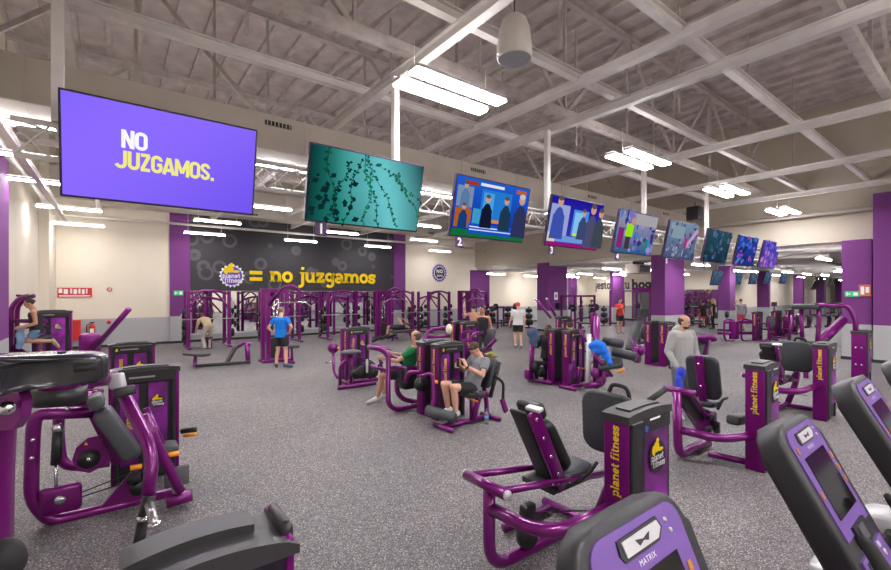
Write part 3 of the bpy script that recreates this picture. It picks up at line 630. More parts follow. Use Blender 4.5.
# ================================================================ weight machines
X_, Y_, Z_ = V((1, 0, 0)), V((0, 1, 0)), V((0, 0, 1))
DEC = mat('decal_violet', (.17, .01, .2), .35, var=.9, vscale=3.5)
FIG = YEL
def side_text(m, x, y, z0, L, xh=.044, word='planet fitness'):
    slabtext(MB(), word, (x - .003, y, z0), Z_, Y_, xh, L, .26).build('side_lettering', YEL, m)
def tower(m, x, y, wx=.6, dy=.19, h=1.24, style='one', flip=False, text=True, badge=True, tz=(.68, .5)):
    """weight stack housing: near corner at x,y; window side faces -Y (or +Y when flipped)"""
    yf = y if not flip else y + dy; s = -1 if not flip else 1; q = lambda d: yf + s * d     # outward from the window face
    sp = MB(); sp.box((x, y, .0), (x + .045, y + dy, h), .012); sp.build('side_panel', PURF, m)
    sp = MB(); sp.box((x + wx - .045, y, .0), (x + wx, y + dy, h), .012); sp.build('side_panel', PURF if style != 'one' else BLK, m)
    MB().box((x + .045, y + .02, .03), (x + wx - .045, y + dy - .02, h - .02)).build('shroud', BLK, m)
    # arched cap with raised rim
    c = MB(); n = 12; top = [(x - .008 + (wx + .016) * i / n, h + .018 + .022 * math.sin(math.pi * i / n) ** .7) for i in range(n + 1)]
    poly = [V((a, y - .012, b)) for a, b in top] + [V((x + wx + .008, y - .012, h - .035)), V((x - .008, y - .012, h - .035))]
    c.prism(poly, (0, dy + .024, 0)); cp = c.build('top_cap', GRYC, m)
    c = MB(); c.prism([V((a, y + .04, b + .012)) for a, b in top[2:-2]] + [V((top[-3][0], y + .04, h)), V((top[2][0], y + .04, h))], (0, dy - .08, 0)); c.build('cap_ridge', GRYC, cp)
    ya = q(.004)
    fb = MB()
    if style == 'one':
        fb.box((x + .02, min(q(.02), y + .03), .03), (x + .18, max(q(.02), y + .03), h - .03), .01, 1); fb.box((x + .18, min(q(.012), y + .03), h - .13), (x + wx - .02, max(q(.012), y + .03), h - .03)); fb.build('front_frame', BLK, m)
        d = MB(); d.poly([(x + .2, q(.008), .25), (x + wx - .05, q(.008), .25), (x + wx - .05, q(.008), h - .13), (x + .2, q(.008), h - .13)]); d.build('decal_panel', DEC, m)
        if badge: emblem(m, V((x + (.15 + wx) / 2, q(.012), h - .33)), .12, X_, Z_, small=True)
        MB().poly([(x + .27, q(.015), h - .05), (x + .42, q(.015), h - .05), (x + .42, q(.015), h - .035), (x + .27, q(.015), h - .035)]).build('cap_lettering', WHT, m)
        MB().poly([(x + .2, q(.015), h - .115), (x + .235, q(.015), h - .13), (x + .25, q(.015), h - .09), (x + .2, q(.015), h - .07)]).build('blue_tag', mat('tag_blue', (.03, .12, .5), .5), m)
    else:
        for (a, b) in ((x + .0, x + .07), (x + wx - .11, x + wx - .04)): fb.box((a + .03, min(q(.02), y + .03), .03), (b, max(q(.02), y + .03), h - .02), .01, 1)
        fb.build('front_frame', BLK, m)
        for (a, b) in ((x + .08, x + .25), (x + .34, x + wx - .12)):
            MB().poly([(a, q(.008), .2), (b, q(.008), .2), (b, q(.008), h - .14), (a, q(.008), h - .14)]).build('decal_panel', DEC, m)
        MB().box((x + .05, min(q(.03), y + .03), h - .13), (x + wx - .05, max(q(.03), y + .03), h - .0), .01, 1).build('name_band', BLK, m)
        MB().poly([(x + .16, q(.033), h - .075), (x + .4, q(.033), h - .075), (x + .4, q(.033), h - .055), (x + .16, q(.033), h - .055)]).build('cap_lettering', STL, m)
        MB().poly([(x + .09, q(.033), h - .09), (x + .13, q(.033), h - .09), (x + .12, q(.033), h - .045), (x + .1, q(.033), h - .045)]).build('yellow_mark', YEL, m)
        if badge: emblem(m, V((x + .33 + (wx - .45) / 2, q(.012), h - .36)), .07, X_, Z_, small=True)
        slabtext(MB(), 'planet fitness', (x + .19, q(.011), .6), Z_, -X_, .05, .42, .26).build('window_lettering', YEL, m)
    if text: side_text(m, x, y + dy * .36, tz[0], tz[1])
def bolt(mb, p, ax, r=.014): mb.bl = getattr(mb, 'bl', []) + [(V(p), V(ax), r)]
def leg_press(tx, ty, label, style='one'):
    m = thing('leg_press_machine', label, 'weight machine', (tx, ty + .5, 0), 'seated leg press machines')
    T = lambda a, b, c: V((tx + a, ty + b, c))
    tower(m, tx, ty, .6, .19, 1.24, style)
    r = .047
    MB().tube([T(-.6, .76, .7), T(-.6, .76, .06), T(.15, .74, .06), T(.6, .7, .06)], r, .2, 12).build('base_rail', PUR, m)
    MB().tube([T(-.6, .76, .52), T(-.57, .24, .52), T(.02, .1, .6)], r, .22, 12).build('outer_tube', PUR, m)
    MB().tube([T(-.62, .56, .69), T(-.62, 1.0, .69)], .04, n=12).build('cross_tube', PUR, m)
    for b in (.555, 1.005): MB().cyl(T(-.62, b, .69), Y_, .036, .02, 16).build('end_cap', SIL, m)
    MB().tube([T(-.1, 1.1, .05), T(.5, 1.1, .05)], .04, n=10).build('rear_rail', PUR, m)
    MB().tube([T(.58, .1, .05), T(.58, 1.22, .05)], .04, n=10).build('front_foot', PUR, m)
    # guide rails sloping under the seat
    for b in (.6, .94):
        MB().tube([T(-.6, b, .7), T(.75, b - .02, .5)], .028, n=10).build('guide_rail', PUR, m)
    MB().tube([T(-.5, .64, .66), T(.6, .62, .5)], .014, n=8).build('chrome_rod', CHR, m)
    k = MB()
    for i in range(9): k.cyl(T(-.1 + i * .07, .575, .62 - i * .011), Y_, .012, .02, 8)
    k.build('adjuster_pins', CHR, m)
    # seat carriage
    MB().obox(T(.2, .77, .53), (.5, .34, .05), None, .01).build('carriage', BLK, m)
    MB().slab(T(.12, .78, .585), T(.52, .76, .6), Y_, .36, .075, .03).build('seat_pad', UPHL, m)
    MB().slab(T(-.08, .77, 1.09), T(.2, .77, .64), Y_, .32, .1, .04).build('backrest_pad', BLK, m)
    MB().slab(T(-.15, .77, 1.24), T(-.095, .77, 1.11), Y_, .26, .09, .035).build('headrest_pad', BLK, m)
    MB().slab(T(-.3, .6, 1.22), T(.06, .6, .54), Y_, .035, .12, .01).build('backrest_frame', PUR, m)
    MB().slab(T(-.32, .74, 1.2), T(.02, .74, .58), Y_, .16, .03, .012).build('backrest_shell', BLK, m)
    MB().slab(T(-.31, .6, 1.23), T(-.25, .6, 1.245), Y_, .14, .03, .01).build('headrest_bracket', SIL, m)
    b = MB()
    for i in range(4): bolt(b, T(-.28 + i * .085, .582, 1.16 - i * .16), -Y_)
    b.build('bolts', CHR, m)
    for s in (.56, .97): MB().tube([T(.2, s, .56), T(.38, s, .6), T(.48, s, .66)], .016, .04, 8).build('hand_grip', BLKR, m)
    # foot plate
    fp = mat('foot_plate_tread', (.035, .04, .046), .5, bump=.6, bscale=90)
    MB().slab(T(.72, .6, 1.22), T(.74, .6, .66), Y_, .54, .06, .03).build('foot_plate', fp, m)
    MB().tube([T(.8, .6, 1.), T(.86, .6, .5), T(.7, .7, .06)], .05, .15, 10).build('plate_post', PUR, m)
    MB().tube([T(.76, .62, 1.22), T(.78, .6, 1.29), T(.8, .46, 1.28), T(.8, .44, 1.15)], .018, .07, 8).build('top_handle', BLKR, m)
    MB().tube([T(.62, .18, 1.24), T(.9, .18, 1.3)], .024, n=8).build('side_grip', BLKR, m)
    # pulley and cable
    MB().cyl(T(-.22, .72, .2), Y_, .1, .06, 20).build('pulley', BLK, m)
    MB().obox(T(-.22, .72, .38), (.13, .08, .14), None, .02).build('pulley_bracket', BLK, m)
    MB().tube([T(-.22, .72, .38), T(.6, .4, .28)], .006, n=6).build('cable', BLKR, m)
    return m
leg_press(2.82, 1.607, 'large purple leg press with dark foot plate, nearest of the yellow lettered machines')
leg_press(9.29, 1.83, 'purple leg press with broad black foot plate, behind the calf machine with empty backrest')
# ---- second machine of the near row: seated leg machine with tall backrest
m = thing('leg_extension_machine', 'purple seated leg machine with tall black backrest beside the man in the grey hoodie', 'weight machine', (6.1, 2.3, 0))
tx, ty = 6.04, 1.75; T = lambda a, b, c: V((tx + a, ty + b, c)); tower(m, tx, ty, .52, .2, 1.24)
MB().tube([T(-.42, .8, .88), T(-.4, .8, .06), T(.1, .82, .06), T(.45, .78, .06)], .055, .2, 12).build('base_rail', PUR, m)
MB().tube([T(-.4, .78, .4), T(-.25, .35, .36), T(.05, .12, .42)], .05, .2, 12).build('outer_tube', PUR, m)
MB().tube([T(.0, .6, .06), T(.1, .15, .06)], .04, .1, 10).build('foot_rail', PUR, m)
MB().tube([T(-.42, .96, .9), T(-.38, .6, .88)], .04, n=12).build('cross_tube', PUR, m)
MB().slab(T(.08, .72, 1.3), T(.22, .72, .72), Y_, .4, .1, .045).build('backrest_pad', UPH, m)
MB().slab(T(.0, .72, 1.31), T(.15, .72, .66), Y_, .1, .05, .012).build('backrest_frame', PUR, m)
MB().slab(T(-.34, .78, .86), T(.3, .76, .3), Y_, .14, .08, .015).build('slide_beam', BLK, m)
for b_ in (.66, .9): MB().tube([T(-.32, b_, .86), T(.34, b_, .28)], .022, n=8).build('slide_rail', PUR, m)
MB().slab(T(.1, .78, .66), T(.5, .78, .62), Y_, .36, .08, .03).build('seat_pad', UPH, m)
MB().slab(T(.2, .4, .5), T(.62, .4, .46), Y_, .16, .12, .04).build('shin_pad', UPHL, m)
MB().obox(T(.22, .72, .42), (.26, .2, .26), None, .04).build('drive_housing', PUR, m)
for (a, b_, c_) in ((.1, .6, .5), (.2, .58, .4), (.26, .6, .3), (.05, .62, .36), (.0, .6, .28)): MB().cyl(T(a, b_, c_), Y_, .045, .05, 14).build('pulley', BLK, m)
for b_ in (.55, 1.): MB().tube([T(.15, b_, .62), T(.3, b_, .72), T(.45, b_, .72)], .018, .05, 8).build('hand_grip', BLKR, m)
b = MB(); bolt(b, T(.0, .72, 1.2), -X_); bolt(b, T(.07, .72, .9), -X_); b.build('bolts', CHR, m)
# ---- the pull-down machine beside the big right-hand column
m = thing('arched_press_machine', 'tall purple machine with arched overhead arm and long black pad beside the big purple column', 'weight machine', (13.9, 2.6, 0))
tower(m, 13.75, 2.02, .6, .26, 1.2, 'one', text=False, badge=True)
q = lambda a, b, w_: P(a, b, w=w_)
MB().tube([q(855.5, 340, 10.2), q(855.5, 318, 10.2), q(848, 306, 10.3), q(835, 305, 10.4), q(815, 305, 10.6)], .052, .5, 10).build('arched_arm', PUR, m)
MB().slab(q(791, 306.5, 10.9), q(820, 306.5, 10.6), Y_, .3, .12, .05).build('arm_pad', UPH, m)
MB().tube([q(819, 307, 10.6), q(819, 325, 10.6), q(817, 345, 10.6)], .05, .3, 10).build('support_post', PUR, m)
MB().tube([q(801.5, 309, 10.8), q(802, 340, 10.8)], .045, n=10).build('support_post', PUR, m)
MB().tube([q(792, 315, 10.8), q(789, 340, 10.8)], .032, n=10).build('lever_arm', PUR, m)
MB().tube([q(843, 320, 11.5), q(820, 343, 11.0)], .11, n=10).build('incline_beam', PURF, m)
MB().tube([q(803, 344, 10.8), q(788, 341, 10.6), q(786, 346, 10.6)], .035, .1, 8).build('hand_grip', BLKR, m)
MB().obox(q(806, 344, 10.8), (.5, .4, .2), None, .08).build('seat_pad', UPH, m)
MB().obox(P(806, 380, w=10.8) * 1.0 + V((0, 0, .0)), (.1, .1, .7), None, .02).build('seat_post', PUR, m)
b = MB(); [bolt(b, V((13.745, 2.1 + d, zz)), -X_, .02) for d in (0, .1) for zz in (.85, .45)]; b.build('bolts', CHR, m)
# ---- generic selectorised station in front of a tower
def station(tx, ty, label, face=-1, arm='roller', group='selectorised machines in rows', style='two', back2=False, seat=True, text=True, lane=-.42, h=1.24, seated=False, wx=.6):
    m = thing('weight_machine', label, 'weight machine', (tx + .3, ty + lane / 2, 0), group)
    tower(m, tx, ty, wx, .19, h, style, text=text)
    if back2: tower(m, tx, ty + .42, wx, .19, h, 'two', flip=True, text=text, badge=False); MB().box((tx + .02, ty + .19, 0), (tx + wx - .02, ty + .42, .06)).build('tower_bridge', PURF, m)
    y = ty + lane; s = face; cx = tx + wx / 2; T = lambda a, b, c: V((cx + s * a, y + b, c))
    MB().tube([T(.5, 0, .05), T(-.5, 0, .05)], .045, n=10).build('base_rail', PUR, m)
    for a in (.5, -.5): MB().tube([T(a, -.24, .04), T(a, .22, .04)], .035, n=8).build('cross_foot', PUR, m)
    MB().tube([T(-.1, 0, .05), T(-.1, 0, .45)], .045, n=10).build('seat_post', PUR, m)
    MB().tube([T(-.42, 0, .05), T(-.42, 0, .3), T(-.36, 0, .55)], .04, .12, 10).build('rear_post', PUR, m)
    if seat:
        MB().slab(T(-.3, 0, .5), T(.12, 0, .52), Y_, .36, .08, .03).build('seat_pad', UPH, m)
        MB().slab(T(-.28, 0, .58), T(-.42, 0, 1.08), Y_, .34, .08, .035).build('backrest_pad', UPH, m)
        MB().tube([T(-.34, 0, .4), T(-.5, 0, 1.05)], .035, n=8).build('backrest_frame', PUR, m)
    for d in (-.24, .24): MB().tube([T(-.1, d, .46), T(.04, d, .56), T(.12, d, .57)], .015, .05, 8).build('hand_grip', BLKR, m)
    MB().tube([T(.0, .0, .42), T(.02, -.26, .42)], .014, n=8).build('yellow_lever', YORG, m)
    if arm == 'roller':
        MB().tube([T(.1, .3, .5), T(.3, .3, .3), T(.34, .24, .18)], .035, .1, 8).build('movement_arm', PUR, m)
        MB().tube([T(.34, -.2, .19), T(.34, .26, .19)], .065, n=14).build('shin_roller', UPHL, m)
        MB().cyl(T(.1, .3, .5), Y_, .12, .05, 20).build('cam_disc', BLK, m)
    elif arm == 'press':
        for d in (-.32, .32): MB().tube([T(-.35, d, 1.25), T(.05, d, 1.2), T(.2, d, .95), T(.2, d * .5, .93)], .03, .14, 8).build('press_arm', PUR, m)
        MB().tube([T(-.35, -.32, 1.25), T(-.35, .32, 1.25)], .035, n=8).build('pivot_tube', PUR, m); MB().tube([T(-.42, 0, .3), T(-.38, 0, 1.25)], .045, n=8).build('mast', PUR, m)
    elif arm == 'loop':
        for d in (-.2, .28): MB().tube([T(.1, d, 1.02), T(.52, d, 1.0), T(.54, d, .12), T(.2, d, .05)], .04, .16, 10).build('frame_loop', PUR, m)
        MB().tube([T(.54, -.2, .8), T(.54, .28, .8)], .035, n=8).build('cross_tube', PUR, m)
    return m
st = []
st.append(station(4.23, 5.76, 'double tower leg extension where the man with the phone sits', -1, 'none', back2=True, seat=False))
m = st[-1]   # phone man's seat: lane at Y 5.35, facing -X
MB().slab(V((4.42, 5.38, .5)), V((4.82, 5.36, .47)), Y_, .4, .09, .035).build('seat_pad', UPH, m)
MB().slab(V((4.86, 5.36, .55)), V((5.06, 5.36, 1.02)), Y_, .36, .09, .035).build('backrest_pad', UPH, m)
MB().tube([V((4.9, 5.2, .4)), V((5.12, 5.2, .96))], .035, n=8).build('backrest_frame', BLK, m)
MB().tube([V((4.6, 5.3, .05)), V((4.75, 5.3, .45)), V((5.0, 5.3, .42))], .055, .1, 10).build('seat_frame', PUR, m)
MB().tube([V((4.98, 5.15, .75)), V((5.16, 5.15, .62)), V((5.14, 5.15, .3))], .025, .08, 8).build('side_arm', BLK, m)
MB().slab(V((5.12, 5.15, .36)), V((5.22, 5.15, .12)), Y_, .05, .09, .015).build('lever_plate', PUR, m)
MB().tube([P(428, 410, w=6.95), P(454, 418, w=6.62)], .085, n=20).build('shin_roller', UPHL, m)
MB().tube([P(421, 377, w=7.1), P(432, 372, w=7.1), P(434, 400, w=7.0), P(430, 411, w=6.95)], .033, .1, 10).build('movement_arm', PUR, m)
MB().cyl(P(421, 384, w=7.2), Y_, .12, .07, 24).build('cam_disc', BLK, m)
MB().obox(P(436, 382, w=7.1), (.06, .05, .05), None, .01).build('yellow_lever', YORG, m)
MB().tube([P(405, 383, w=7.4), P(408, 372, w=7.4), P(420, 372, w=7.3)], .038, .1, 10).build('side_tube', PUR, m)
# green shirt man's press: frame loops to the left of the tower
m = thing('chest_press_machine', 'purple press frame with curved loops where the man in the green shirt sits', 'weight machine', (4.2, 7.0, 0))
MB().tube([P(368, 347, w=8.0), P(381, 349, w=7.9), P(388.5, 356, w=7.83), P(388, 404, w=7.6), P(396, 410, w=7.7), P(418, 405, w=7.9)], .045, .18, 12).build('frame_loop', PUR, m)
MB().tube([P(388.5, 368, w=7.85), P(418, 368, w=7.9)], .04, n=10).build('upper_rail', PUR, m)
MB().tube([P(382, 350, w=7.9), P(404, 364, w=8.1)], .035, n=10).build('brace', PUR, m)
MB().tube([P(397, 372, w=8.3), P(397, 392, w=8.2), P(403, 399, w=8.2), P(417, 402, w=8.2)], .05, .14, 10).build('frame_loop', PUR, m)
MB().obox(P(407, 377, w=8.0), (.3, .3, .42), None, .06).build('weight_shroud', BLK, m)
MB().slab(V((4.35, 6.95, .52)), V((4.7, 6.85, .5)), Y_, .36, .09, .03).build('seat_pad', UPH, m)
MB().slab(V((4.72, 6.84, .56)), V((4.9, 6.8, 1.1)), Y_, .34, .08, .03).build('backrest_pad', UPH, m)
MB().tube([P(371, 366, w=8.2), P(385, 370, w=8.1), P(396, 378, w=8.1)], .035, .08, 8).build('press_arm', PUR, m)
for (a, b_) in ((378, 366), (389, 361)): MB().tube([P(a, b_, w=8.1), P(a + 5, b_ - 4, w=8.1)], .022, n=8).build('hand_grip', BLKR, m)
# machine at the centre-left with round seat pad
m = st[0]; m2 = station(4.43, 9.7, 'purple machine with round dark seat pad left of the green shirt man', -1, 'none', back2=False, seat=False); m = m2
MB().box((4.43, 9.93, 0), (4.49, 10.1, 1.24), .012).build('rear_panel', PURF, m)
MB().tube([P(338, 388, z=.04), P(375, 383, z=.04)], .05, n=10).build('foot_rail', PUR, m)
MB().tube([P(340, 387, Y=9.1), P(340, 365, Y=9.1), P(350, 357, Y=9.1)], .035, .12, 10).build('front_post', PUR, m)
k = P(351, 352, Y=9.1); MB().ell(k, (.24, .2, .06), n=16).build('round_pad', UPHL, m)
MB().tube([k, V((k.x, k.y, .05))], .045, n=8).build('pad_post', PUR, m)
MB().cyl(P(333, 348, w=10.3), Y_, .12, .1, 20).build('cam_disc', PUR, m)
MB().obox(P(338.5, 348, w=10.1), (.05, .05, .06), None, .01).build('orange_knob', YORG, m)
MB().tube([P(333, 348, w=10.3), P(334, 372, w=10.1), P(338, 378, w=10)], .035, .1, 8).build('lever_arm', PUR, m)
MB().tube([P(326, 363, w=10.3), P(333, 361, w=10.2)], .02, n=8).build('peg', CHR, m)
for (a, b_, r_) in ((362, 372, .13), (368, 366, .1), (356, 373, .11), (372, 372, .12)): MB().cyl(P(a, b_, w=9.6), Y_, r_, .14, 18).build('pulley', BLK, m)
MB().obox(P(367, 366, w=9.5), (.05, .05, .3), None, .015).build('chrome_guide', SIL, m)
MB().tube([P(373, 345, w=10.), P(385, 348, w=9.6), P(390, 352, w=9.4)], .05, .1, 8).build('top_arm', PUR, m)
for (a, b_) in ((377, 339), (385, 337), (392, 336)): MB().tube([P(a - 4, b_ + 2, w=10.4), P(a + 4, b_ - 2, w=10.2)], .04, n=8).build('hand_grip', BLKR, m)
m = station(8.0, 9.6, 'purple double tower machine behind the seated phone man', -1, 'loop', back2=True)
MB().tube([P(484, 352, w=11.2), P(496, 339, w=11.)], .05, n=8).build('long_lever', PUR, m); MB().tube([P(423, 344, w=12), P(428, 330, w=12.4), P(449, 327, w=12.6)], .05, .2, 8).build('rear_loop', PUR, m)
MB().tube([P(425, 337, w=12.4), P(450, 336, w=12.6)], .05, n=8).build('rear_rail', PUR, m)
m = station(8.08, 6.01, 'purple double tower machine with the bright blue towel over its arm', 1, 'none', back2=True, seat=False, lane=-.1)
W9 = 9.4
MB().tube([P(596, 388, z=.05), P(597, 316, w=9.5)], .07, n=10).build('mast', PUR, m)
MB().tube([P(588, 388, w=9.3), P(589, 334, w=9.5)], .05, n=10).build('chrome_guide', SIL, m)
MB().obox(P(594, 325, w=9.7), (.14, .12, .55), None, .03).build('mast_housing', PURF, m)
MB().tube([P(604, 341, w=9.6), P(622, 344, w=9.3)], .095, n=18).build('thigh_roller', UPH, m)
MB().tube([P(613, 352, w=9.3), P(636, 357, w=9.0)], .095, n=18).build('shin_roller', UPH, m)
MB().slab(P(598, 366, w=9.2), P(623, 362, w=9.), Y_, .34, .09, .035).build('seat_pad', UPH, m)
MB().tube([P(604, 368, w=9.1), P(603, 384, w=9.1), P(585, 386, w=9.3)], .06, .1, 10).build('base_rail', PUR, m)
MB().tube([P(593, 352, w=9.2), P(600, 362, w=9.1), P(612, 376, w=9.1)], .04, .1, 8).build('movement_arm', PUR, m)
for (a, b_, r_) in ((596, 373, .1), (606, 373, .08), (600, 380, .07)): MB().cyl(P(a, b_, w=9.1), Y_, r_, .12, 18).build('pulley', PUR, m)
MB().tube([P(617, 373, w=8.9), P(624, 369, w=8.8)], .03, n=8).build('yellow_lever', YORG, m)
MB().tube([P(586, 342, w=9.3), P(580, 330, w=9.4)], .03, n=8).build('side_arm', PUR, m)
# left end of the same block: frame under the seated woman
m = thing('weight_machine', 'purple seated machine used by the woman with long dark hair', 'weight machine', (7.2, 6.9, 0), 'selectorised machines in rows')
MB().tube([P(528, 379, z=.05), P(552, 383, z=.05)], .045, n=10).build('base_rail', PUR, m)
MB().tube([P(531, 379, w=10.3), P(532, 342, w=10.3)], .06, n=10).build('front_post', PUR, m)
MB().tube([P(537, 380, w=10.3), P(534, 362, w=10.3)], .05, n=10).build('lever_arm', BLK, m)
MB().obox(P(528, 374, w=10.2), (.16, .12, .22), None, .03).build('foot_plate', PUR, m)
MB().slab(P(536, 362, w=10.5), P(552, 364, w=10.6), Y_, .36, .1, .035).build('seat_pad', UPH, m)
MB().tube([P(545, 364, w=10.5), P(545, 381, w=10.4)], .05, n=10).build('seat_post', PUR, m)
for (a, b_) in ((536, 366), (541, 372)): MB().cyl(P(a, b_, w=10.2), Y_, .12, .08, 18).build('pulley', BLK, m)
# row behind
m = station(12.5, 9.7, 'purple tower with two long slanted press arms in front of the wide purple column', -1, 'none', back2=False, seat=False)
for (x0, y0, x1, y1) in ((551, 318, 536, 299), (555.5, 316, 547, 299)): MB().tube([P(x0, y0, w=15), P(x1, y1, w=15)], .05, n=8).build('press_arm', PUR, m); MB().ell(P(x1, y1, w=15), (.06, .06, .06)).build('knob', CHR, m)
m = station(12.5, 6.0, 'purple double tower between the grey hoodie man and the square purple column', 1, 'none', back2=True, seat=False)
MB().slab(P(639, 321, w=12), P(630, 350, w=11.6), Y_, .3, .1, .04).build('incline_pad', UPH, m)
MB().tube([P(640, 356, w=11.2), P(632, 338, w=11.6)], .05, n=8).build('pad_frame', PUR, m)
for (a, b_) in ((637, 358), (641, 350), (636, 352)): MB().cyl(P(a, b_, w=11.2), Y_, .13, .1, 16).build('pulley', PUR, m)
# bench with angled pad to the right of the hoodie man
m = thing('adjustable_bench', 'purple framed bench with grey inclined pad just right of the hoodie man', 'bench', P(703, 372, z=0))
MB().slab(P(700, 335, w=8.9), P(692, 358, w=8.3), X_ + Y_ * -.2, .3, .1, .04).build('incline_pad', UPH, m)
MB().tube([P(703, 372, z=.02), P(704, 338, w=8.6)], .09, n=10).build('mast', PUR, m)
MB().tube([P(698, 338, w=8.6), P(713, 337, w=8.5), P(714, 341, w=8.5)], .06, .06, 8).build('head_tube', PUR, m)
MB().tube([P(690, 335, w=9.), P(700, 333, w=9.)], .025, n=8).build('hand_grip', BLKR, m)
MB().tube([P(697, 374, z=.05), P(712, 372, z=.05)], .06, n=8).build('base_foot', PUR, m)
# far machines in the low hall
for (a, b_, lb) in ((22.5, 6.8, 'far purple loop-framed machine with black shroud before the grey column base'), (25., 6.75, 'far purple tower, second in the row under the small screens'), (27.6, 6.9, 'far purple tower, third in the row, left of the long black pad')):
    station(a, b_, lb, -1, 'loop', seat=(a < 23), wx=.7, lane=-.1 if a > 23 else -.3)
m = thing('loop_frame_machine', 'pair of purple loop frames joined by rails in the low hall', 'weight machine', P(735, 341, z=0))
for x0 in (724, 741): MB().tube([P(x0 + 10, 341, w=19), P(x0 + 1, 341, w=19), P(x0, 334, w=19), P(x0 + .5, 321, w=19), P(x0 + 3, 319, w=19), P(x0 + 12, 321, w=19)], .04, .25, 8).build('frame_loop', PUR, m)
MB().tube([P(718, 333, w=19), P(752, 333, w=19)], .07, n=8).build('lower_rail', PUR, m); MB().tube([P(724, 322, w=19), P(752, 322, w=19)], .07, n=8).build('upper_rail', PUR, m)
MB().obox(P(734, 330, w=19), (.35, .3, .8), None, .03).build('shroud', PURF, m); MB().cyl(P(727, 314.5, w=19), Y_, .15, .08, 18).build('weight_plate', PLATE, m)
# ---- left column of towers
def left_tower(x, y, label, badge=True, h=1.24):
    m = thing('weight_tower', label, 'weight machine', (x + .3, y + .1, 0), 'weight towers along the left'); tower(m, x, y, .64, .2, h, 'two', text=False, badge=badge)
    return m
m = left_tower(-.04, 5.95, 'purple and black weight tower with badge, near one of the two behind the incline press')
MB().tube([V((.62, 5.9, .5)), V((.75, 5.8, .52))], .03, n=8).build('hand_grip', BLKR, m); MB().tube([V((.64, 5.92, .44)), V((.76, 5.85, .45))], .022, n=8).build('yellow_lever', YORG, m)
left_tower(-.09, 9.0, 'purple and black weight tower further back beneath the slanted purple lever', True)
# near tower at bottom left, seen from above
m = thing('weight_tower', 'close purple weight tower with broad ribbed charcoal top at the bottom edge', 'weight machine', (.2, 1.65, 0), 'weight towers along the left')
x0, x1, yy, h = -.02, .51, 1.55, 1.25
MB().box((x1 - .03, yy, 0), (x1, yy + .3, h), .01).build('side_panel', PURF, m); MB().box((x0, yy, 0), (x0 + .03, yy + .3, h - .1), .01).build('side_panel', PURF, m)
MB().box((x0 + .03, yy + .01, .02), (x1 - .03, yy + .28, h - .02)).build('shroud', mat('smoked_panel', (.02, .012, .03), .25), m)
c = MB(); N = 14; prof = [(x0 - .01 + (x1 - x0 + .02) * i / N, h - .02 + .05 * math.sin(math.pi * i / N) ** .6) for i in range(N + 1)]
c.prism([V((a, yy - .02, b)) for a, b in prof] + [V((x1 + .01, yy - .02, h - .05)), V((x0 - .01, yy - .02, h - .045))], (0, .05, 0)); c.build('cap_front', GRYC, m)
c = MB(); c.prism([V((a, yy + .03, b - .015)) for a, b in prof] + [V((x1 + .01, yy + .03, h - .05)), V((x0 - .01, yy + .03, h - .05))], (0, .1, 0)); c.build('cap_middle', GRYC, m)
c = MB(); c.prism([V((a, yy + .12, b + .012)) for a, b in prof[1:-3]] + [V((prof[-4][0], yy + .12, h)), V((prof[1][0], yy + .12, h))], (0, .13, 0)); c.build('cap_ridge', GRYC, m)
c = MB(); c.box((x1 - .14, yy + .03, h - .1), (x1 + .01, yy + .29, h - .012), .02); c.build('cap_tray', GRYC, m)
MB().box((x1 - .03, yy + .04, h - .05), (x1 + .012, yy + .26, h + .03), .018).build('cap_end_grip', GRYC, m)
MB().cyl((x1 - .008, yy + .07, h + .031), Z_, .012, .004, 12).build('cap_bolt', BLK, m)
fonttext('EXTENSION', (.2, yy - .001, h - .115), X_, Z_, .034, 'front_lettering', WHT, m, .001)
# ---- incline press at left (frame lies along the row)
m = thing('incline_press_machine', 'purple incline press with looped side frame and slanted grey bench pad', 'weight machine', P(95, 505, z=0))
YL = 5.35; L_ = lambda a, b_, yy=YL: P(a, b_, Y=yy)
MB().tube([L_(95, 412), L_(36, 414), L_(33, 430), L_(31, 500), L_(50, 521), L_(75, 516), L_(172, 492)], .055, .18, 12).build('side_frame', PUR, m)
MB().tube([L_(98, 404, 5.9), L_(60, 404, 5.9), L_(58, 430, 5.9), L_(62, 468, 5.9), L_(110, 462, 5.9)], .05, .14, 10).build('rear_frame', PUR, m)
MB().slab(L_(88, 393), L_(121, 462), Y_, .06, .14, .015).build('bench_frame', PUR, m)
MB().slab(L_(93, 395, 5.2), L_(99, 407, 5.2), Y_, .26, .12, .04).build('headrest_pad', UPHL, m)
MB().slab(L_(101, 410, 5.2), L_(134, 456, 5.2), Y_, .28, .15, .05).build('backrest_pad', UPHL, m)
k = MB(); cpl = [L_(a, b_, 5.28) for a, b_ in ((100, 436), (88, 438), (76, 448), (72, 460), (78, 471), (90, 473), (102, 466), (112, 458))]; k.prism(cpl, (0, .05, 0)); k.build('cam_plate', PUR, m)
MB().cyl(L_(89, 459, 5.26), Y_, .085, .03, 24).build('cam_disc', BLK, m); MB().cyl(L_(89, 459, 5.24), Y_, .02, .02, 10).build('cam_bolt', CHR, m)
MB().prism([L_(84, 445, 5.27), L_(88, 445, 5.27), L_(86, 441.5, 5.27)], (0, .002, 0)).build('warning_triangle', YORG, m)
MB().tube([L_(58, 432, 5.3), L_(56, 464, 5.3)], .04, n=12).build('gas_strut', BLK, m); MB().tube([L_(56, 464, 5.3), L_(56, 492, 5.3)], .014, n=8).build('strut_rod', CHR, m); MB().ell(L_(58, 428, 5.3), (.045, .045, .045)).build('strut_joint', CHR, m)
MB().obox(L_(61, 499, 5.3), (.3, .08, .26), None, .06).build('pulley_housing', PUR, m); MB().cyl(L_(60, 500, 5.22), Y_, .04, .03, 14).build('pulley_bolt', CHR, m)
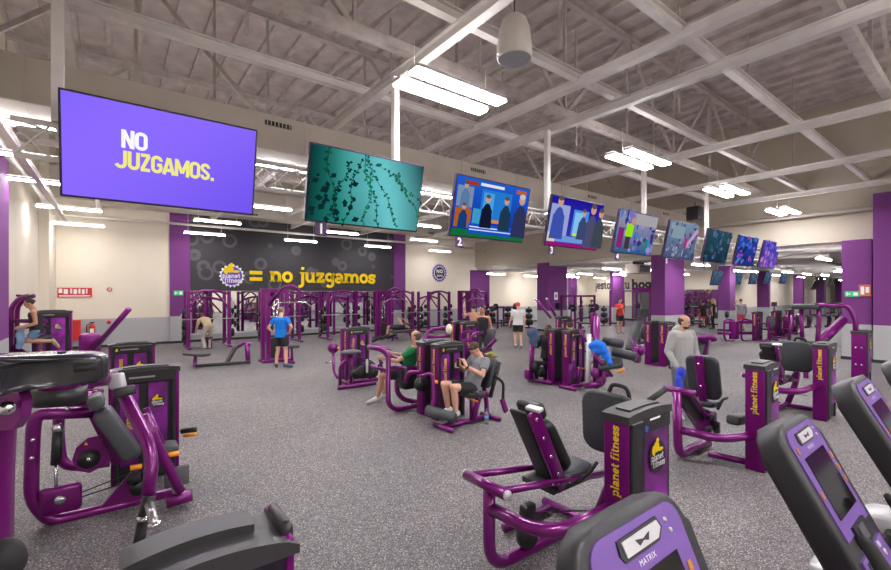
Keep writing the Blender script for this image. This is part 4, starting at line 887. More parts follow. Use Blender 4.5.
MB().tube([L_(72, 500, 5.3), L_(138, 478, 5.4)], .006, n=5).build('cable', BLKR, m); MB().tube([L_(72, 496, 5.3), L_(138, 470, 5.4)], .006, n=5).build('cable', BLKR, m)
MB().prism([L_(100, 508, 5.3), L_(131, 472, 5.3), L_(140, 470, 5.3), L_(150, 498, 5.3)], (0, .03, 0)).build('gusset', PUR, m)
MB().slab(L_(146, 452, 5.2), L_(178, 446, 5.2), Y_, .3, .09, .035).build('seat_pad', UPH, m)
MB().tube([L_(143, 415, 5.0), L_(160, 450, 5.0), L_(181, 492, 4.95)], .045, .3, 12).build('arm_post', PUR, m)
MB().tube([L_(146, 408, 5.25), L_(168, 458, 5.25)], .03, n=10).build('arm_brace', PUR, m)
MB().tube([L_(166, 502, 5.0), L_(192, 495, 5.0)], .06, n=12).build('front_foot', PUR, m); MB().obox(L_(177, 476, 5.3), (.22, .04, .2), None, .01).build('foot_rest', mat('smoked_clear', (.12, .12, .13), .2), m)
for (a, b_) in ((137, 467), (174, 454)): MB().tube([L_(a - 7, b_ + 1, 5.0), L_(a + 5, b_ - 1, 5.0)], .024, n=8).build('orange_lever', YORG, m)
for (a, b_, r_) in ((134, 478, .06), (138, 487, .07), (147, 474, .05), (184, 495, .05)): MB().cyl(L_(a, b_, 5.25), Y_, r_, .08, 16).build('pulley', BLK, m)
MB().slab(L_(43, 410, 5.7), L_(64, 402, 5.7), Y_, .2, .16, .04).build('side_pad', UPH, m)
MB().tube([L_(70, 402, 5.3), L_(92, 396, 5.3)], .05, n=10).build('top_tube', PUR, m)
b = MB(); [bolt(b, L_(a, b_, 5.3), -Y_, .018) for a, b_ in ((33, 440), (32, 458), (68, 409), (130, 420), (103, 420), (170, 500))]; b.build('bolts', CHR, m)
# ---- overhead arm machine at the left edge
m = thing('overhead_press_machine', 'close purple machine with thick black shrouded arm entering at the left edge', 'weight machine', P(-60, 560, w=2.2) * 1.0)
m.location.z = 0
PL = mat('shroud_plastic', (.02, .02, .024), .24, bump=.03, coat=.3)
zt = 1.83; top = [P(a, b_, z=zt) for a, b_ in ((-60, 377), (-6, 366), (24, 361.5), (60, 358.5), (95, 357), (106, 355.5), (110, 353.5), (107, 351.5), (98, 350.2), (60, 350.3), (0, 353), (-60, 356))]
c = MB(); c.prism([p - V((0, 0, .12)) for p in top], (0, 0, .12)); bmesh.ops.bevel(c.bm, geom=[e for e in c.bm.edges if abs(e.verts[0].co.z - e.verts[1].co.z) < .05], offset=.022, segments=3, affect='EDGES', profile=.5)
for f in c.bm.faces: f.smooth = True
c.build('arm_shroud', PL, m)
sl = [P(74, 370, w=1.885), P(97, 366, w=1.935)]; MB().tube([sl[0] - V((0, 0, .0)), sl[1]], .014, n=8).build('arm_slot', BLKR, m)
MB().cyl(P(62, 352.5, z=zt + .003), Z_, .018, .01, 14).build('cap_screw', BLK, m); MB().cyl(P(24, 357, z=zt + .003), Z_, .015, .008, 14).build('cap_screw', BLK, m)
MB().tube([P(-12, 640, w=2.0), P(-11, 470, w=2.0), P(-6, 400, w=1.98), P(0, 384, w=2.0)], .085, .25, 16).build('main_post', PUR, m)
k = MB(); k.prism([P(a, b_, w=1.84) for a, b_ in ((-20, 365), (6, 370), (16, 385), (22, 402), (20, 418), (12, 430), (-20, 432))], FX * X_ * .05 + FY * Y_ * .05); k.build('pivot_plate', PUR, m)
MB().ell(P(7, 408, w=1.8), (.03, .03, .03)).build('pivot_bolt', CHR, m)
MB().tube([P(-5, 700, w=2.), P(-6, 580, w=2.)], .085, n=14).build('lower_post', PUR, m)
MB().cyl(P(60, 395, w=2.6), Z_, .13, .09, 24).build('pivot_pad', BLK, m); MB().cyl(P(60, 384, w=2.6), Z_, .1, .1, 24).build('pivot_sleeve', PUR, m)
MB().tube([P(66, 384, w=2.6), P(90, 380, w=2.75), P(113, 377, w=2.95)], .05, .1, 10).build('cross_arm', PUR, m)
MB().obox(P(78, 391, w=2.7), (.07, .04, .05), None, .01).build('orange_lever', YORG, m)
MB().obox(P(117, 381, w=2.9), (.09, .06, .1), (V((.8, -.5, .2)).normalized(), V((.5, .86, 0)).normalized(), V((-.17, .1, .98)).normalized()), .015).build('arm_bracket', SIL, m)
MB().tube([P(118, 384, w=2.95), P(126, 398, w=2.93), P(148, 442, w=2.82), P(152, 462, w=2.78), P(148, 500, w=2.72)], .04, .25, 12).build('press_arm', PUR, m)
MB().slab(P(124, 387, w=2.86), P(126, 396, w=2.86), X_, .12, .05, .012).build('bracket_pad', BLK, m)
MB().tube([P(149, 496, w=2.7), P(143, 521, w=2.66)], .034, n=12).build('handle_clamp', BLK, m)
MB().tube([P(143, 520, w=2.66), P(137, 553, w=2.62)], .03, n=14).build('grip', BLKR, m); MB().tube([P(149.5, 505, w=2.66), P(154, 524, w=2.5)], .026, n=14).build('short_grip', STL, m)
MB().cyl(P(154.5, 525, w=2.5), V((.1, -.3, -1)), .034, .03, 16).build('grip_cap', CHR, m); MB().cyl(P(143.5, 518, w=2.65), V((-.1, 0, -1)), .036, .02, 16).build('grip_collar', CHR, m)
MB().ell(P(4, 562, w=1.7), (.07, .07, .09)).build('roller_pad', BLKR, m)
# ---- slanted lever machine, dip machine with the kneeling woman
m = thing('lever_machine', 'purple machine with one long slanted lever in front of the fire extinguisher', 'weight machine', P(92, 390, w=9.4)); m.location.z = 0
MB().tube([P(93, 350, w=9.4), P(129, 309, w=9.0)], .055, n=10).build('long_lever', PUR, m); MB().obox(P(90, 343, w=9.5), (.38, .25, .42), None, .06).build('pivot_housing', PUR, m)
MB().tube([P(90, 345, w=9.5), P(90, 390, w=9.5)], .07, n=10).build('post', PUR, m); MB().tube([P(80, 391, z=.05), P(102, 391, z=.05)], .05, n=8).build('base_foot', PUR, m)
m = thing('assisted_dip_machine', 'tall purple assisted dip machine with the kneeling woman against the left wall', 'weight machine', (-.8, 13.6, 0))
tower(m, -1.57, 14.05, .72, .22, 1.66, 'two', text=False, badge=True)
WD = 10.2
for (a, d) in ((11, 0), (17, .25)): MB().tube([P(a, 370, w=WD + d), P(a, 318, w=WD + d), P(a + .5, 306, w=WD + d), P(a + 10, 297, w=WD + d), P(a + 17, 296, w=WD + d)], .05, .25, 10).build('mast', PUR, m)
MB().tube([P(17, 295.5, w=WD), P(32, 296.5, w=WD)], .03, n=8).build('pull_up_bar', BLKR, m); MB().tube([P(27, 297, w=WD), P(28, 301, w=WD), P(35, 301, w=WD)], .022, .05, 8).build('hand_grip', BLKR, m)
MB().tube([P(11, 321, w=WD), P(46, 321, w=WD)], .05, n=8).build('cross_rail', PUR, m)
MB().tube([P(22, 327, w=WD), P(47, 327, w=WD)], .04, n=8).build('dip_handle', BLKR, m)
MB().slab(P(23, 340, w=WD), P(46, 338, w=WD), Y_ + X_ * -.5, .4, .1, .03).build('knee_pad', UPH, m)
MB().tube([P(5, 322, w=WD), P(4, 335, w=WD), P(9, 340, w=WD)], .07, .15, 8).build('counter_arm', PUR, m)
MB().tube([P(12, 350, w=WD), P(30, 355, w=WD), P(60, 352, w=WD)], .06, .2, 8).build('lower_frame', PUR, m)
MB().tube([P(14, 346, w=WD), P(24, 352, w=WD)], .04, n=8).build('brace', PUR, m)
# ---- racks and cable towers in front of the mirror
def rack(x0, x1, y, label, bench=True, bar=True, plates=(1, 1), h=2.2):
    m = thing('power_rack', label, 'rack', ((x0 + x1) / 2, y, 0), 'purple racks in front of the mirror')
    for x in (x0, x1):
        for yy in (y, y + .95): MB().box((x - .06, yy - .06, 0), (x + .06, yy + .06, h), .008, 1).build('upright', PUR, m)
        MB().box((x - .06, y - .35, 0), (x + .06, y + 1.1, .07), .01, 1).build('foot_beam', PUR, m)
        s = -1 if x == x0 else 1
        for k, z in enumerate((.45, .85, 1.25)):
            if plates[0 if x == x0 else 1]: MB().cyl((x + s * .12, y + .5, z), X_, .2 - .03 * k, .07, 20).build('weight_plate', PLATE, m)
            MB().tube([(x, y + .5, z), (x + s * .22, y + .5, z)], .025, n=8).build('plate_peg', CHR, m)
    N = 8; pts = [V((x0 + (x1 - x0) * i / N, y, h - .12 + .14 * math.sin(math.pi * i / N))) for i in range(N + 1)]
    MB().tube(pts, .05, n=10).build('arched_header', PUR, m)
    pts = [V((x0 + (x1 - x0) * i / N, y + .95, h - .42 + .16 * math.sin(math.pi * i / N))) for i in range(N + 1)]; MB().tube(pts, .05, n=10).build('rear_header', PUR, m)
    mid = (x0 + x1) / 2
    for s, xx in ((-1, x0), (1, x1)):
        MB().tube([(xx, y, 1.5), (xx - s * .28, y + .15, h - .25), (xx - s * .5, y + .4, h + .02), (xx - s * .62, y + .95, h - .2)], .04, .25, 10).build('curved_horn', PUR, m)
        for k, z in enumerate((.55, 1.0, 1.4)): MB().cyl((xx + s * .14, y + .05, z), X_, .17 - .03 * k, .08, 18).build('weight_plate', PLATE, m)
    for s in (-1, 1): MB().tube([(mid + s * .1, y + .95, h - .3), (mid + s * (x1 - x0) * .42, y + .95, 1.3)], .035, n=8).build('diagonal_brace', PUR, m)
    MB().box((mid - .05, y + .9, .1), (mid + .05, y + 1.0, h - .28), .008, 1).build('centre_post', PUR, m)
    if bar: b_ = MB().tube([(x0 - .3, y - .08, 1.12), (x1 + .3, y - .08, 1.12)], .018, n=8).build('guided_bar', STL, m)
    if bench:
        MB().slab((mid - .1, y - .6, .44), (mid + .05, y + .4, .44), X_, .28, .08, .03).build('bench_pad', UPH, m); MB().tube([(mid, y - .5, .03), (mid, y - .4, .4), (mid, y + .3, .4), (mid, y + .35, .03)], .035, .08, 8).build('bench_frame', PUR, m)
    return m
rack(2.2, 3.6, 18.9, 'leftmost purple rack, with the bending man in beige', True)
rack(5.0, 6.4, 18.9, 'purple rack half hidden behind the man in the blue shirt', False)
rack(7.7, 9.1, 18.9, 'purple rack below the letters of the yellow slogan, right of the blue shirt man', False)
rack(10.95, 12.3, 18.9, 'purple rack beside the second purple pilaster', False)
rack(13.3, 14.7, 18.9, 'purple rack below the round violet decal', False)
rack(16.2, 17.5, 18.9, 'purple rack beside the hall corner under the violet decal, right one', False, True, (0, 1))
def cable_tower(x, y, label, hh=2.25, bar=True, curve=True):
    m = thing('cable_machine', label, 'cable machine', (x, y, 0), 'tall purple cable towers')
    for a in (-.36, -.2, .2, .36): MB().box((x + a - .055, y - .07, 0), (x + a + .055, y + .07, hh - .05), .008, 1).build('upright', PUR, m)
    MB().box((x - .42, y - .25, 0), (x + .42, y + .3, .08), .01, 1).build('base', PUR, m)
    MB().box((x - .42, y - .06, hh - .12), (x + .42, y + .06, hh), .01, 1).build('header', PUR, m)
    for a in (-.06, .06): MB().tube([(x + a, y, .1), (x + a, y, hh - .1)], .012, n=6).build('guide_rod', CHR, m)
    MB().box((x - .16, y - .06, .1), (x + .16, y + .06, .72)).build('weight_stack', PLATE, m)
    if curve:
        MB().tube([(x - .2, y, 1.7), (x + .1, y - .5, hh + .05), (x + .35, y - .7, hh + .1), (x + .55, y - .7, hh - .1)], .045, .3, 10).build('curved_arm', PUR, m)
        MB().tube([(x + .3, y - .7, hh + .02), (x + .3, y - .7, 1.85)], .005, n=5).build('cable', BLKR, m)
    if bar: MB().tube([(x - .3, y - .7, 1.68), (x - .1, y - .7, 1.84), (x + .7, y - .7, 1.84), (x + .9, y - .7, 1.68)], .018, .05, 8).build('pull_down_bar', CHR, m)
    MB().slab((x + .1, y - .7, .5), (x + .5, y - .7, .5), Y_, .3, .08, .03).build('seat_pad', UPH, m); MB().tube([(x + .3, y - .7, .04), (x + .3, y - .7, .46)], .04, n=8).build('seat_post', PUR, m)
    MB().tube([(x, y, .05), (x + .3, y - .9, .05)], .04, n=8).build('base_rail', PUR, m)
    return m
m = cable_tower(3.95, 13.9, 'tall purple cable tower right beside the man in the blue shirt')
# seated row extension to its left
MB().tube([P(250, 362, z=.08), P(195, 366, z=.08)], .05, n=8).build('row_rail', BLK, m); MB().tube([P(195, 366, z=.02), P(195, 355, w=12.9)], .05, n=8).build('row_seat_post', PUR, m)
MB().slab(P(186.5, 353.5, w=12.9), P(207, 355, w=12.6), Y_, .35, .07, .03).build('row_seat_pad', UPH, m)
MB().slab(P(236, 346, w=12.8), P(226, 364, w=12.7), Y_, .35, .06, .02).build('row_foot_plate', GRYC, m)
MB().tube([P(232, 350, w=12.8), P(246, 342, w=13), P(250, 345, w=13)], .045, .1, 8).build('row_frame', PUR, m); MB().tube([P(247, 343, w=13), P(248, 364, w=13)], .07, n=8).build('row_post', PUR, m)
cable_tower(10.0, 17.9, 'tall purple cable tower left of the second purple pilaster')
cable_tower(15.2, 18.2, 'tall purple cable tower between the two racks under the violet decal')
# flat benches near the racks
for (px, py, lb) in ((402, 341, 'low black bench with a person lying on it near the racks'), (414, 330, 'low black bench right of the tank top man')):
    q_ = P(px, py, z=0); m = thing('flat_bench', lb, 'bench', q_)
    MB().slab(q_ + V((-.55, 0, .44)), q_ + V((.6, 0, .44)), Y_, .3, .09, .035).build('pad', UPH, m); MB().tube([q_ + V((-.5, 0, .03)), q_ + V((-.4, 0, .4)), q_ + V((.4, 0, .4)), q_ + V((.5, 0, .03))], .04, .08, 8).build('frame', PUR, m)
# background equipment in the low hall
def plate_tree(px, py, label):
    q_ = P(px, py, z=0); m = thing('plate_tree', label, 'weight storage', q_, 'weight trees in the low hall')
    MB().box(q_ + V((-.04, -.04, 0)), q_ + V((.04, .04, 1.3)), .008, 1).build('post', PUR, m); MB().tube([q_ + V((-.3, 0, .03)), q_ + V((.3, 0, .03))], .04, n=8).build('base_foot', PUR, m)
    for k in range(3):
        for s in (-1, 1): MB().cyl(q_ + V((s * .1, 0, .35 + .36 * k)), X_, .19 - .03 * k, .12, 18).build('weight_plate', PLATE, m)
for a in ((508, 326, 'black plate tree beside the man in the white shirt'), (529, 328, 'black plate tree against the grey wall left of the wide column'), (592, 322, 'black plate tree in front of the lettered far wall'), (604, 326, 'black plate tree beside the man in the red shirt'), (492, 326, 'small plate tree near the violet wall pilaster')): plate_tree(*a)
def far_rack(px, py, w_, hh, label):
    q_ = P(px, py, z=0); m = thing('far_rack', label, 'rack', q_, 'far purple racks in the low hall')
    for s in (-1, 1):
        for d in (0, .9): MB().box(q_ + V((s * w_ - .05, d - .05, 0)), q_ + V((s * w_ + .05, d + .05, hh)), .01, 1).build('upright', PUR, m)
    for d in (0, .9): MB().box(q_ + V((-w_, d - .05, hh - .1)), q_ + V((w_, d + .05, hh)), .01, 1).build('header', PUR, m)
    MB().tube([q_ + V((-w_ - .3, 0, 1.3)), q_ + V((w_ + .3, 0, 1.3))], .02, n=6).build('barbell', STL, m)
    for s in (-1, 1): MB().cyl(q_ + V((s * (w_ + .15), 0, 1.3)), X_, .2, .08, 18).build('weight_plate', PLATE, m)
    MB().slab(q_ + V((0, -.5, .45)), q_ + V((0, .5, .45)), X_, .3, .08, .03).build('bench_pad', UPH, m); MB().tube([q_ + V((0, -.4, .03)), q_ + V((0, -.4, .42)), q_ + V((0, .4, .42)), q_ + V((0, .4, .03))], .04, .05, 8).build('bench_frame', PUR, m)
far_rack(585, 331, .9, 2.0, 'far purple rack with two people training, left of the red shirt man'); far_rack(630, 326, .8, 2.3, 'tall far purple rack in front of the lettered wall, right of the red shirt man')
far_rack(694, 328, .8, 1.9, 'far rack with weights before the dark far mirror'); far_rack(506, 328, .7, 1.3, 'low purple rack beside the man in the white shirt')
def small_machine(px, py, label, s=1., seed=0):
    R = random.Random(seed); q_ = P(px, py, z=0); m = thing('cardio_machine', label, 'gym machine', q_, 'machines far inside the low hall'); d = lambda a, b, c: q_ + V((a, b, c)) * s
    MB().tube([d(-.6, 0, .08), d(.6, 0, .08)], .06, n=8).build('base_rail', BLK, m); MB().tube([d(.4, 0, .1), d(.5, 0, 1.2)], .05, n=8).build('mast', PUR, m)
    MB().slab(d(-.2, 0, .7), d(.15, 0, .7), Y_, .3, .1, .03).build('seat', UPH, m); MB().tube([d(-.05, 0, .1), d(-.05, 0, .65)], .05, n=8).build('seat_post', PUR, m)
    MB().ell(d(.35, 0, .45), (.28, .1, .28), n=14).build('flywheel_cover', GRYC, m); MB().slab(d(.42, 0, 1.15), d(.5, 0, 1.45), Y_, .35, .06, .02).build('console', BLK, m)
    MB().tube([d(.4, -.25, 1.15), d(.15, -.25, 1.2)], .02, n=6).build('hand_grip', BLKR, m); MB().tube([d(.4, .25, 1.15), d(.15, .25, 1.2)], .02, n=6).build('hand_grip', BLKR, m)
i = 0
for (px, py, lb) in ((797, 329, 'bike at the left end of the far cardio row'), (808, 328, 'second bike from the left in the far cardio row'), (818, 327, 'third bike from the left in the far cardio row'), (828, 327, 'fourth bike in the far cardio row'), (836, 327, 'last bike in the far cardio row beside the big column'), (600, 318, 'black cross trainer before the far corner'), (772, 322, 'machine half hidden behind the second far tower'), (690, 326, 'bench machine left of the dark mirror'), (706, 327, 'bench machine in front of the dark mirror'), (640, 345, 'low machine beside the square purple column'), (566, 330, 'cross trainer behind the wide purple column')):
    small_machine(px, py, lb, 1., i); i += 1
# exit door in the far wall
q_ = P(641.5, 320, X=31.46); d = thing('glass_door', 'grey glazed double door in purple frame on the far wall', 'door', (q_.x, q_.y, 0))
MB().box((31.42, q_.y - .75, 0), (31.48, q_.y + .75, 2.5), .01, 1).build('frame', PURF, d)
for s in (-1, 1): MB().box((31.39, q_.y + s * .34 - .3, .05), (31.42, q_.y + s * .34 + .3, 2.15), .01, 1).build('leaf', mat('smoked_glass', (.1, .11, .11), .2), d)
MB().box((31.37, q_.y - .03, .9), (31.39, q_.y + .03, 1.3)).build('handle', CHR, d)

# ================================================================ cardio consoles in the foreground
CON = mat('console_shell', (.028, .028, .032), .42, bump=.15, bscale=350); CPU = mat('console_violet', (.17, .085, .34), .4, var=.06); SCRN = mat('console_screen', (.008, .008, .01), .08, var=.5, vscale=14)
def console(top, label, th_=28, dp=.13, W=.56, Lg=.82, word='MATRIX', stem='PLANET'):
    """top = middle of the upper face edge"""
    t_ = math.radians(th_); v = V((0, math.sin(t_), math.cos(t_))); n = X_.cross(v); G = lambda a, b, c: top + X_ * a + v * b + n * c
    m = thing('treadmill_console', label, 'treadmill', V((top.x, top.y - .5, 0)), 'cardio machines with violet consoles')
    def outline(w_, l_, r_, ins=0):
        pts = []
        for (cx_, cy_, a0) in ((w_ / 2 - r_, -r_ + ins, 0), (-w_ / 2 + r_, -r_ + ins, 90)):
            for k in range(7): a = math.radians(a0 + 90 * k / 6); pts.append((cx_ + r_ * math.cos(a), cy_ + r_ * math.sin(a)))
        return pts + [(-w_ / 2 + .02, -l_), (w_ / 2 - .02, -l_)]
    c = MB(); c.prism([G(a, b, -dp) for a, b in outline(W + .02, Lg, .13, .03)], n * (dp - .005))
    bmesh.ops.bevel(c.bm, geom=[e for e in c.bm.edges if abs((e.verts[0].co - e.verts[1].co).normalized().dot(n)) < .5], offset=.025, segments=3, affect='EDGES', profile=.5)
    for f in c.bm.faces: f.smooth = True
    c.build('shell', CON, m)
    MB().prism([G(a, b, -.008) for a, b in outline(W - .1, .5, .07, -.005)], n * .01).build('face_panel', CPU, m)
    MB().prism([G(a, b, .0) for a, b in ((-.16, -.14), (.16, -.14), (.16, -.42), (-.16, -.42))], n * .006).build('screen', SCRN, m)
    # winged badge
    MB().prism([G(a, b, .0) for a, b in ((-.12, -.03), (.11, -.026), (.125, -.06), (.09, -.09), (-.11, -.09), (-.125, -.07))], n * .008).build('badge_recess', CON, m)
    MB().prism([G(a, b, .008) for a, b in ((-.105, -.038), (.1, -.035), (.11, -.058), (.08, -.081), (-.1, -.081))], n * .004).build('badge', SIL, m)
    MB().prism([G(a, b, .012) for a, b in ((-.04, -.05), (0, -.058), (.04, -.05), (.025, -.07), (0, -.062), (-.025, -.07))], n * .002).build('badge_wing', CON, m)
    fonttext(word, G(0, -.122, .004), X_, v, .024, 'maker_lettering', WHT, m, 0, align='CENTER')
    for (a, b) in ((-.19, -.1), (.2, -.2), (.2, -.26), (.2, -.32), (-.2, -.3)): MB().prism([G(a + x_ * .012, b + y_ * .014, .003) for x_, y_ in ((-1, -1), (1, -1), (1, 1), (-1, 1))], n * .003).build('touch_icon', mat('icon_orange', (.5, .2, .03), .4), m)
    for (a, b) in ((.16, -.05), (.17, -.085)): MB().cyl(G(a, b, .004), n, .008, .004, 10).build('indicator', SIL, m)
    MB().prism([G(a, b, -.005) for a, b in ((-.1, -.47), (.1, -.47), (.1, -.56), (-.1, -.56))], n * .02).build('phone_ledge', BLK, m)
    MB().prism([G(a, b, .016) for a, b in ((-.05, -.48), (.03, -.48), (.03, -.54), (-.05, -.54))], n * .004).build('ledge_plate', STL, m)
    MB().prism([G(a, b, -.008) for a, b in ((-.2, -.58), (.2, -.58), (.22, -.8), (-.22, -.8))], n * .016).build('key_panel', CPU, m)
    MB().prism([G(a, b, .008) for a, b in ((-.16, -.6), (-.04, -.6), (-.04, -.68), (-.16, -.68))], n * .003).build('key_screen', SCRN, m)
    for (a, b, mm_) in ((.05, -.64, YORG), (.03, -.69, RED), (.1, -.6, SIL), (.12, -.64, SIL), (.14, -.7, SIL)): MB().cyl(G(a, b, .01), n, .014, .006, 12).build('key', mm_, m)
    MB().prism([G(a, b, .008) for a, b in ((.02, -.74), (.09, -.74), (.09, -.77), (.02, -.77))], n * .006).build('go_key', mat('key_green', (.02, .4, .06), .4), m); MB().prism([G(a, b, .008) for a, b in ((.1, -.72), (.16, -.72), (.16, -.76), (.1, -.76))], n * .006).build('stop_key', RED, m)
    for s in (-1, 1):
        MB().tube([G(s * .31, -.44, .09), G(s * .315, -.47, .1), G(s * .33, -.62, .11), G(s * .35, -.84, .08)], [.012, .026, .034, .034], 0, 14).build('hand_grip', BLKR, m)
        MB().tube([G(s * .27, -.78, -.06), V((top.x + s * .34, top.y - .3, .6)), V((top.x + s * .36, top.y - .1, .12))], .05, .2, 10).build('stem', PURF, m)
    MB().slab(V((top.x, top.y + .1, .1)), V((top.x, top.y - 1.7 if top.y > 2 else top.y - .6, .14)), X_, .6, .16, .04).build('deck', BLK, m)
    MB().slab(V((top.x, top.y - .1, .22)), V((top.x, top.y + .25, .16)), X_, .34, .16, .05).build('motor_cover', SIL, m)
    return m, G
m, G = console(P(632, 518, w=1.36), 'violet cardio console with winged badge at the bottom edge, nearest the viewer', 25, .1, .61)
m, G = console(P(797, 424, w=2.25), 'tilted violet cardio console with dark screen, middle of the three at the right edge')
MB().slab(V((G(-.24, -.72, -.1))), V((G(-.24, -.72, -.1)) + V((0, .05, -.9))), X_, .12, .06, .02).build('mast', PURF, m)
m, G = console(P(862, 381, w=2.9), 'tilted violet cardio console with dark screen, second from the right edge')
MB().slab(G(-.2, -.62, -.08), G(-.2, -.62, -.08) + V((0, .05, -.9)), X_, .16, .06, .02).build('mast', PURF, m)
fonttext('ARTICU', G(-.17, -.62, -.08) + V((0, .045, -.85)) - Y_ * .04, Z_, -X_, .13, 'mast_lettering', YEL, m, .004)
m, G = console(P(905, 361, w=3.6), 'violet cardio console just entering at the right edge')
# ================================================================ people
SKIN = [mat('skin_light', (.62, .34, .24), .55), mat('skin_tan', (.45, .22, .14), .55)]
def ringtube(bm, rings):
    """rings: (centre, u, v, ru, rv) -> closed lofted body"""
    n = 14; vs = []
    for (c, u, v, a, b) in rings: vs += [bm.verts.new(c + u * (a * math.cos(2 * math.pi * k / n)) + v * (b * math.sin(2 * math.pi * k / n))) for k in range(n)]
    for i in range(len(rings) - 1):
        for k in range(n): bm.faces.new([vs[i * n + k], vs[i * n + (k + 1) % n], vs[(i + 1) * n + (k + 1) % n], vs[(i + 1) * n + k]])
    bm.faces.new(vs[:n][::-1]); bm.faces.new(vs[-n:])
def sphere(bm, c, r, ax=None, n=12):
    t = MB(); t.ell(c, r if isinstance(r, (tuple, list)) else (r, r, r), ax, n, 8); bmesh.ops.remove_doubles(t.bm, verts=t.bm.verts[:], dist=1e-6)
    me = bpy.data.meshes.new('t'); t.bm.to_mesh(me); t.bm.free(); bm.from_mesh(me); bpy.data.meshes.remove(me)
def limb(bm, p, q, r0, r1, ball=True):
    d = (q - p); L = d.length
    if L < 1e-5: return
    d /= L; u = d.orthogonal().normalized(); v = d.cross(u)
    ringtube(bm, [(p, u, v, r0, r0), (p + d * L * .3, u, v, r0 * 1.02 + (r1 - r0) * .15, r0 * 1.02 + (r1 - r0) * .15), (q, u, v, r1, r1)])
    if ball: sphere(bm, p, r0 * .99); sphere(bm, q, r1 * .99)
def fuse(name, bm, m, parent, voxel, smooth=6, keep=.5):
    bmesh.ops.recalc_face_normals(bm, faces=bm.faces[:])
    me = bpy.data.meshes.new('t'); bm.to_mesh(me); bm.free(); o = bpy.data.objects.new('t', me); C.objects.link(o)
    r = o.modifiers.new('r', 'REMESH'); r.mode = 'VOXEL'; r.voxel_size = voxel; r.use_smooth_shade = True
    s = o.modifiers.new('s', 'SMOOTH'); s.iterations = smooth; s.factor = .5
    dg = bpy.context.evaluated_depsgraph_get(); out = bpy.data.meshes.new_from_object(o.evaluated_get(dg)); out.name = name
    bpy.data.objects.remove(o); out.materials.clear()
    return link(name, out, m, parent)
STAND = dict(pel=(0, 0, .96), che=(0, 0, 1.30), nec=(0, 0, 1.47), hea=(0, .03, 1.635), sL=(-.185, 0, 1.42), sR=(.185, 0, 1.42), eL=(-.25, -.03, 1.13), eR=(.25, -.03, 1.13), wL=(-.26, .06, .88), wR=(.26, .06, .88),
             hL=(-.09, 0, .93), hR=(.09, 0, .93), kL=(-.105, .02, .51), kR=(.105, .02, .51), aL=(-.11, -.03, .09), aR=(.11, -.03, .09), tL=(-.13, .13, .035), tR=(.13, .13, .035))
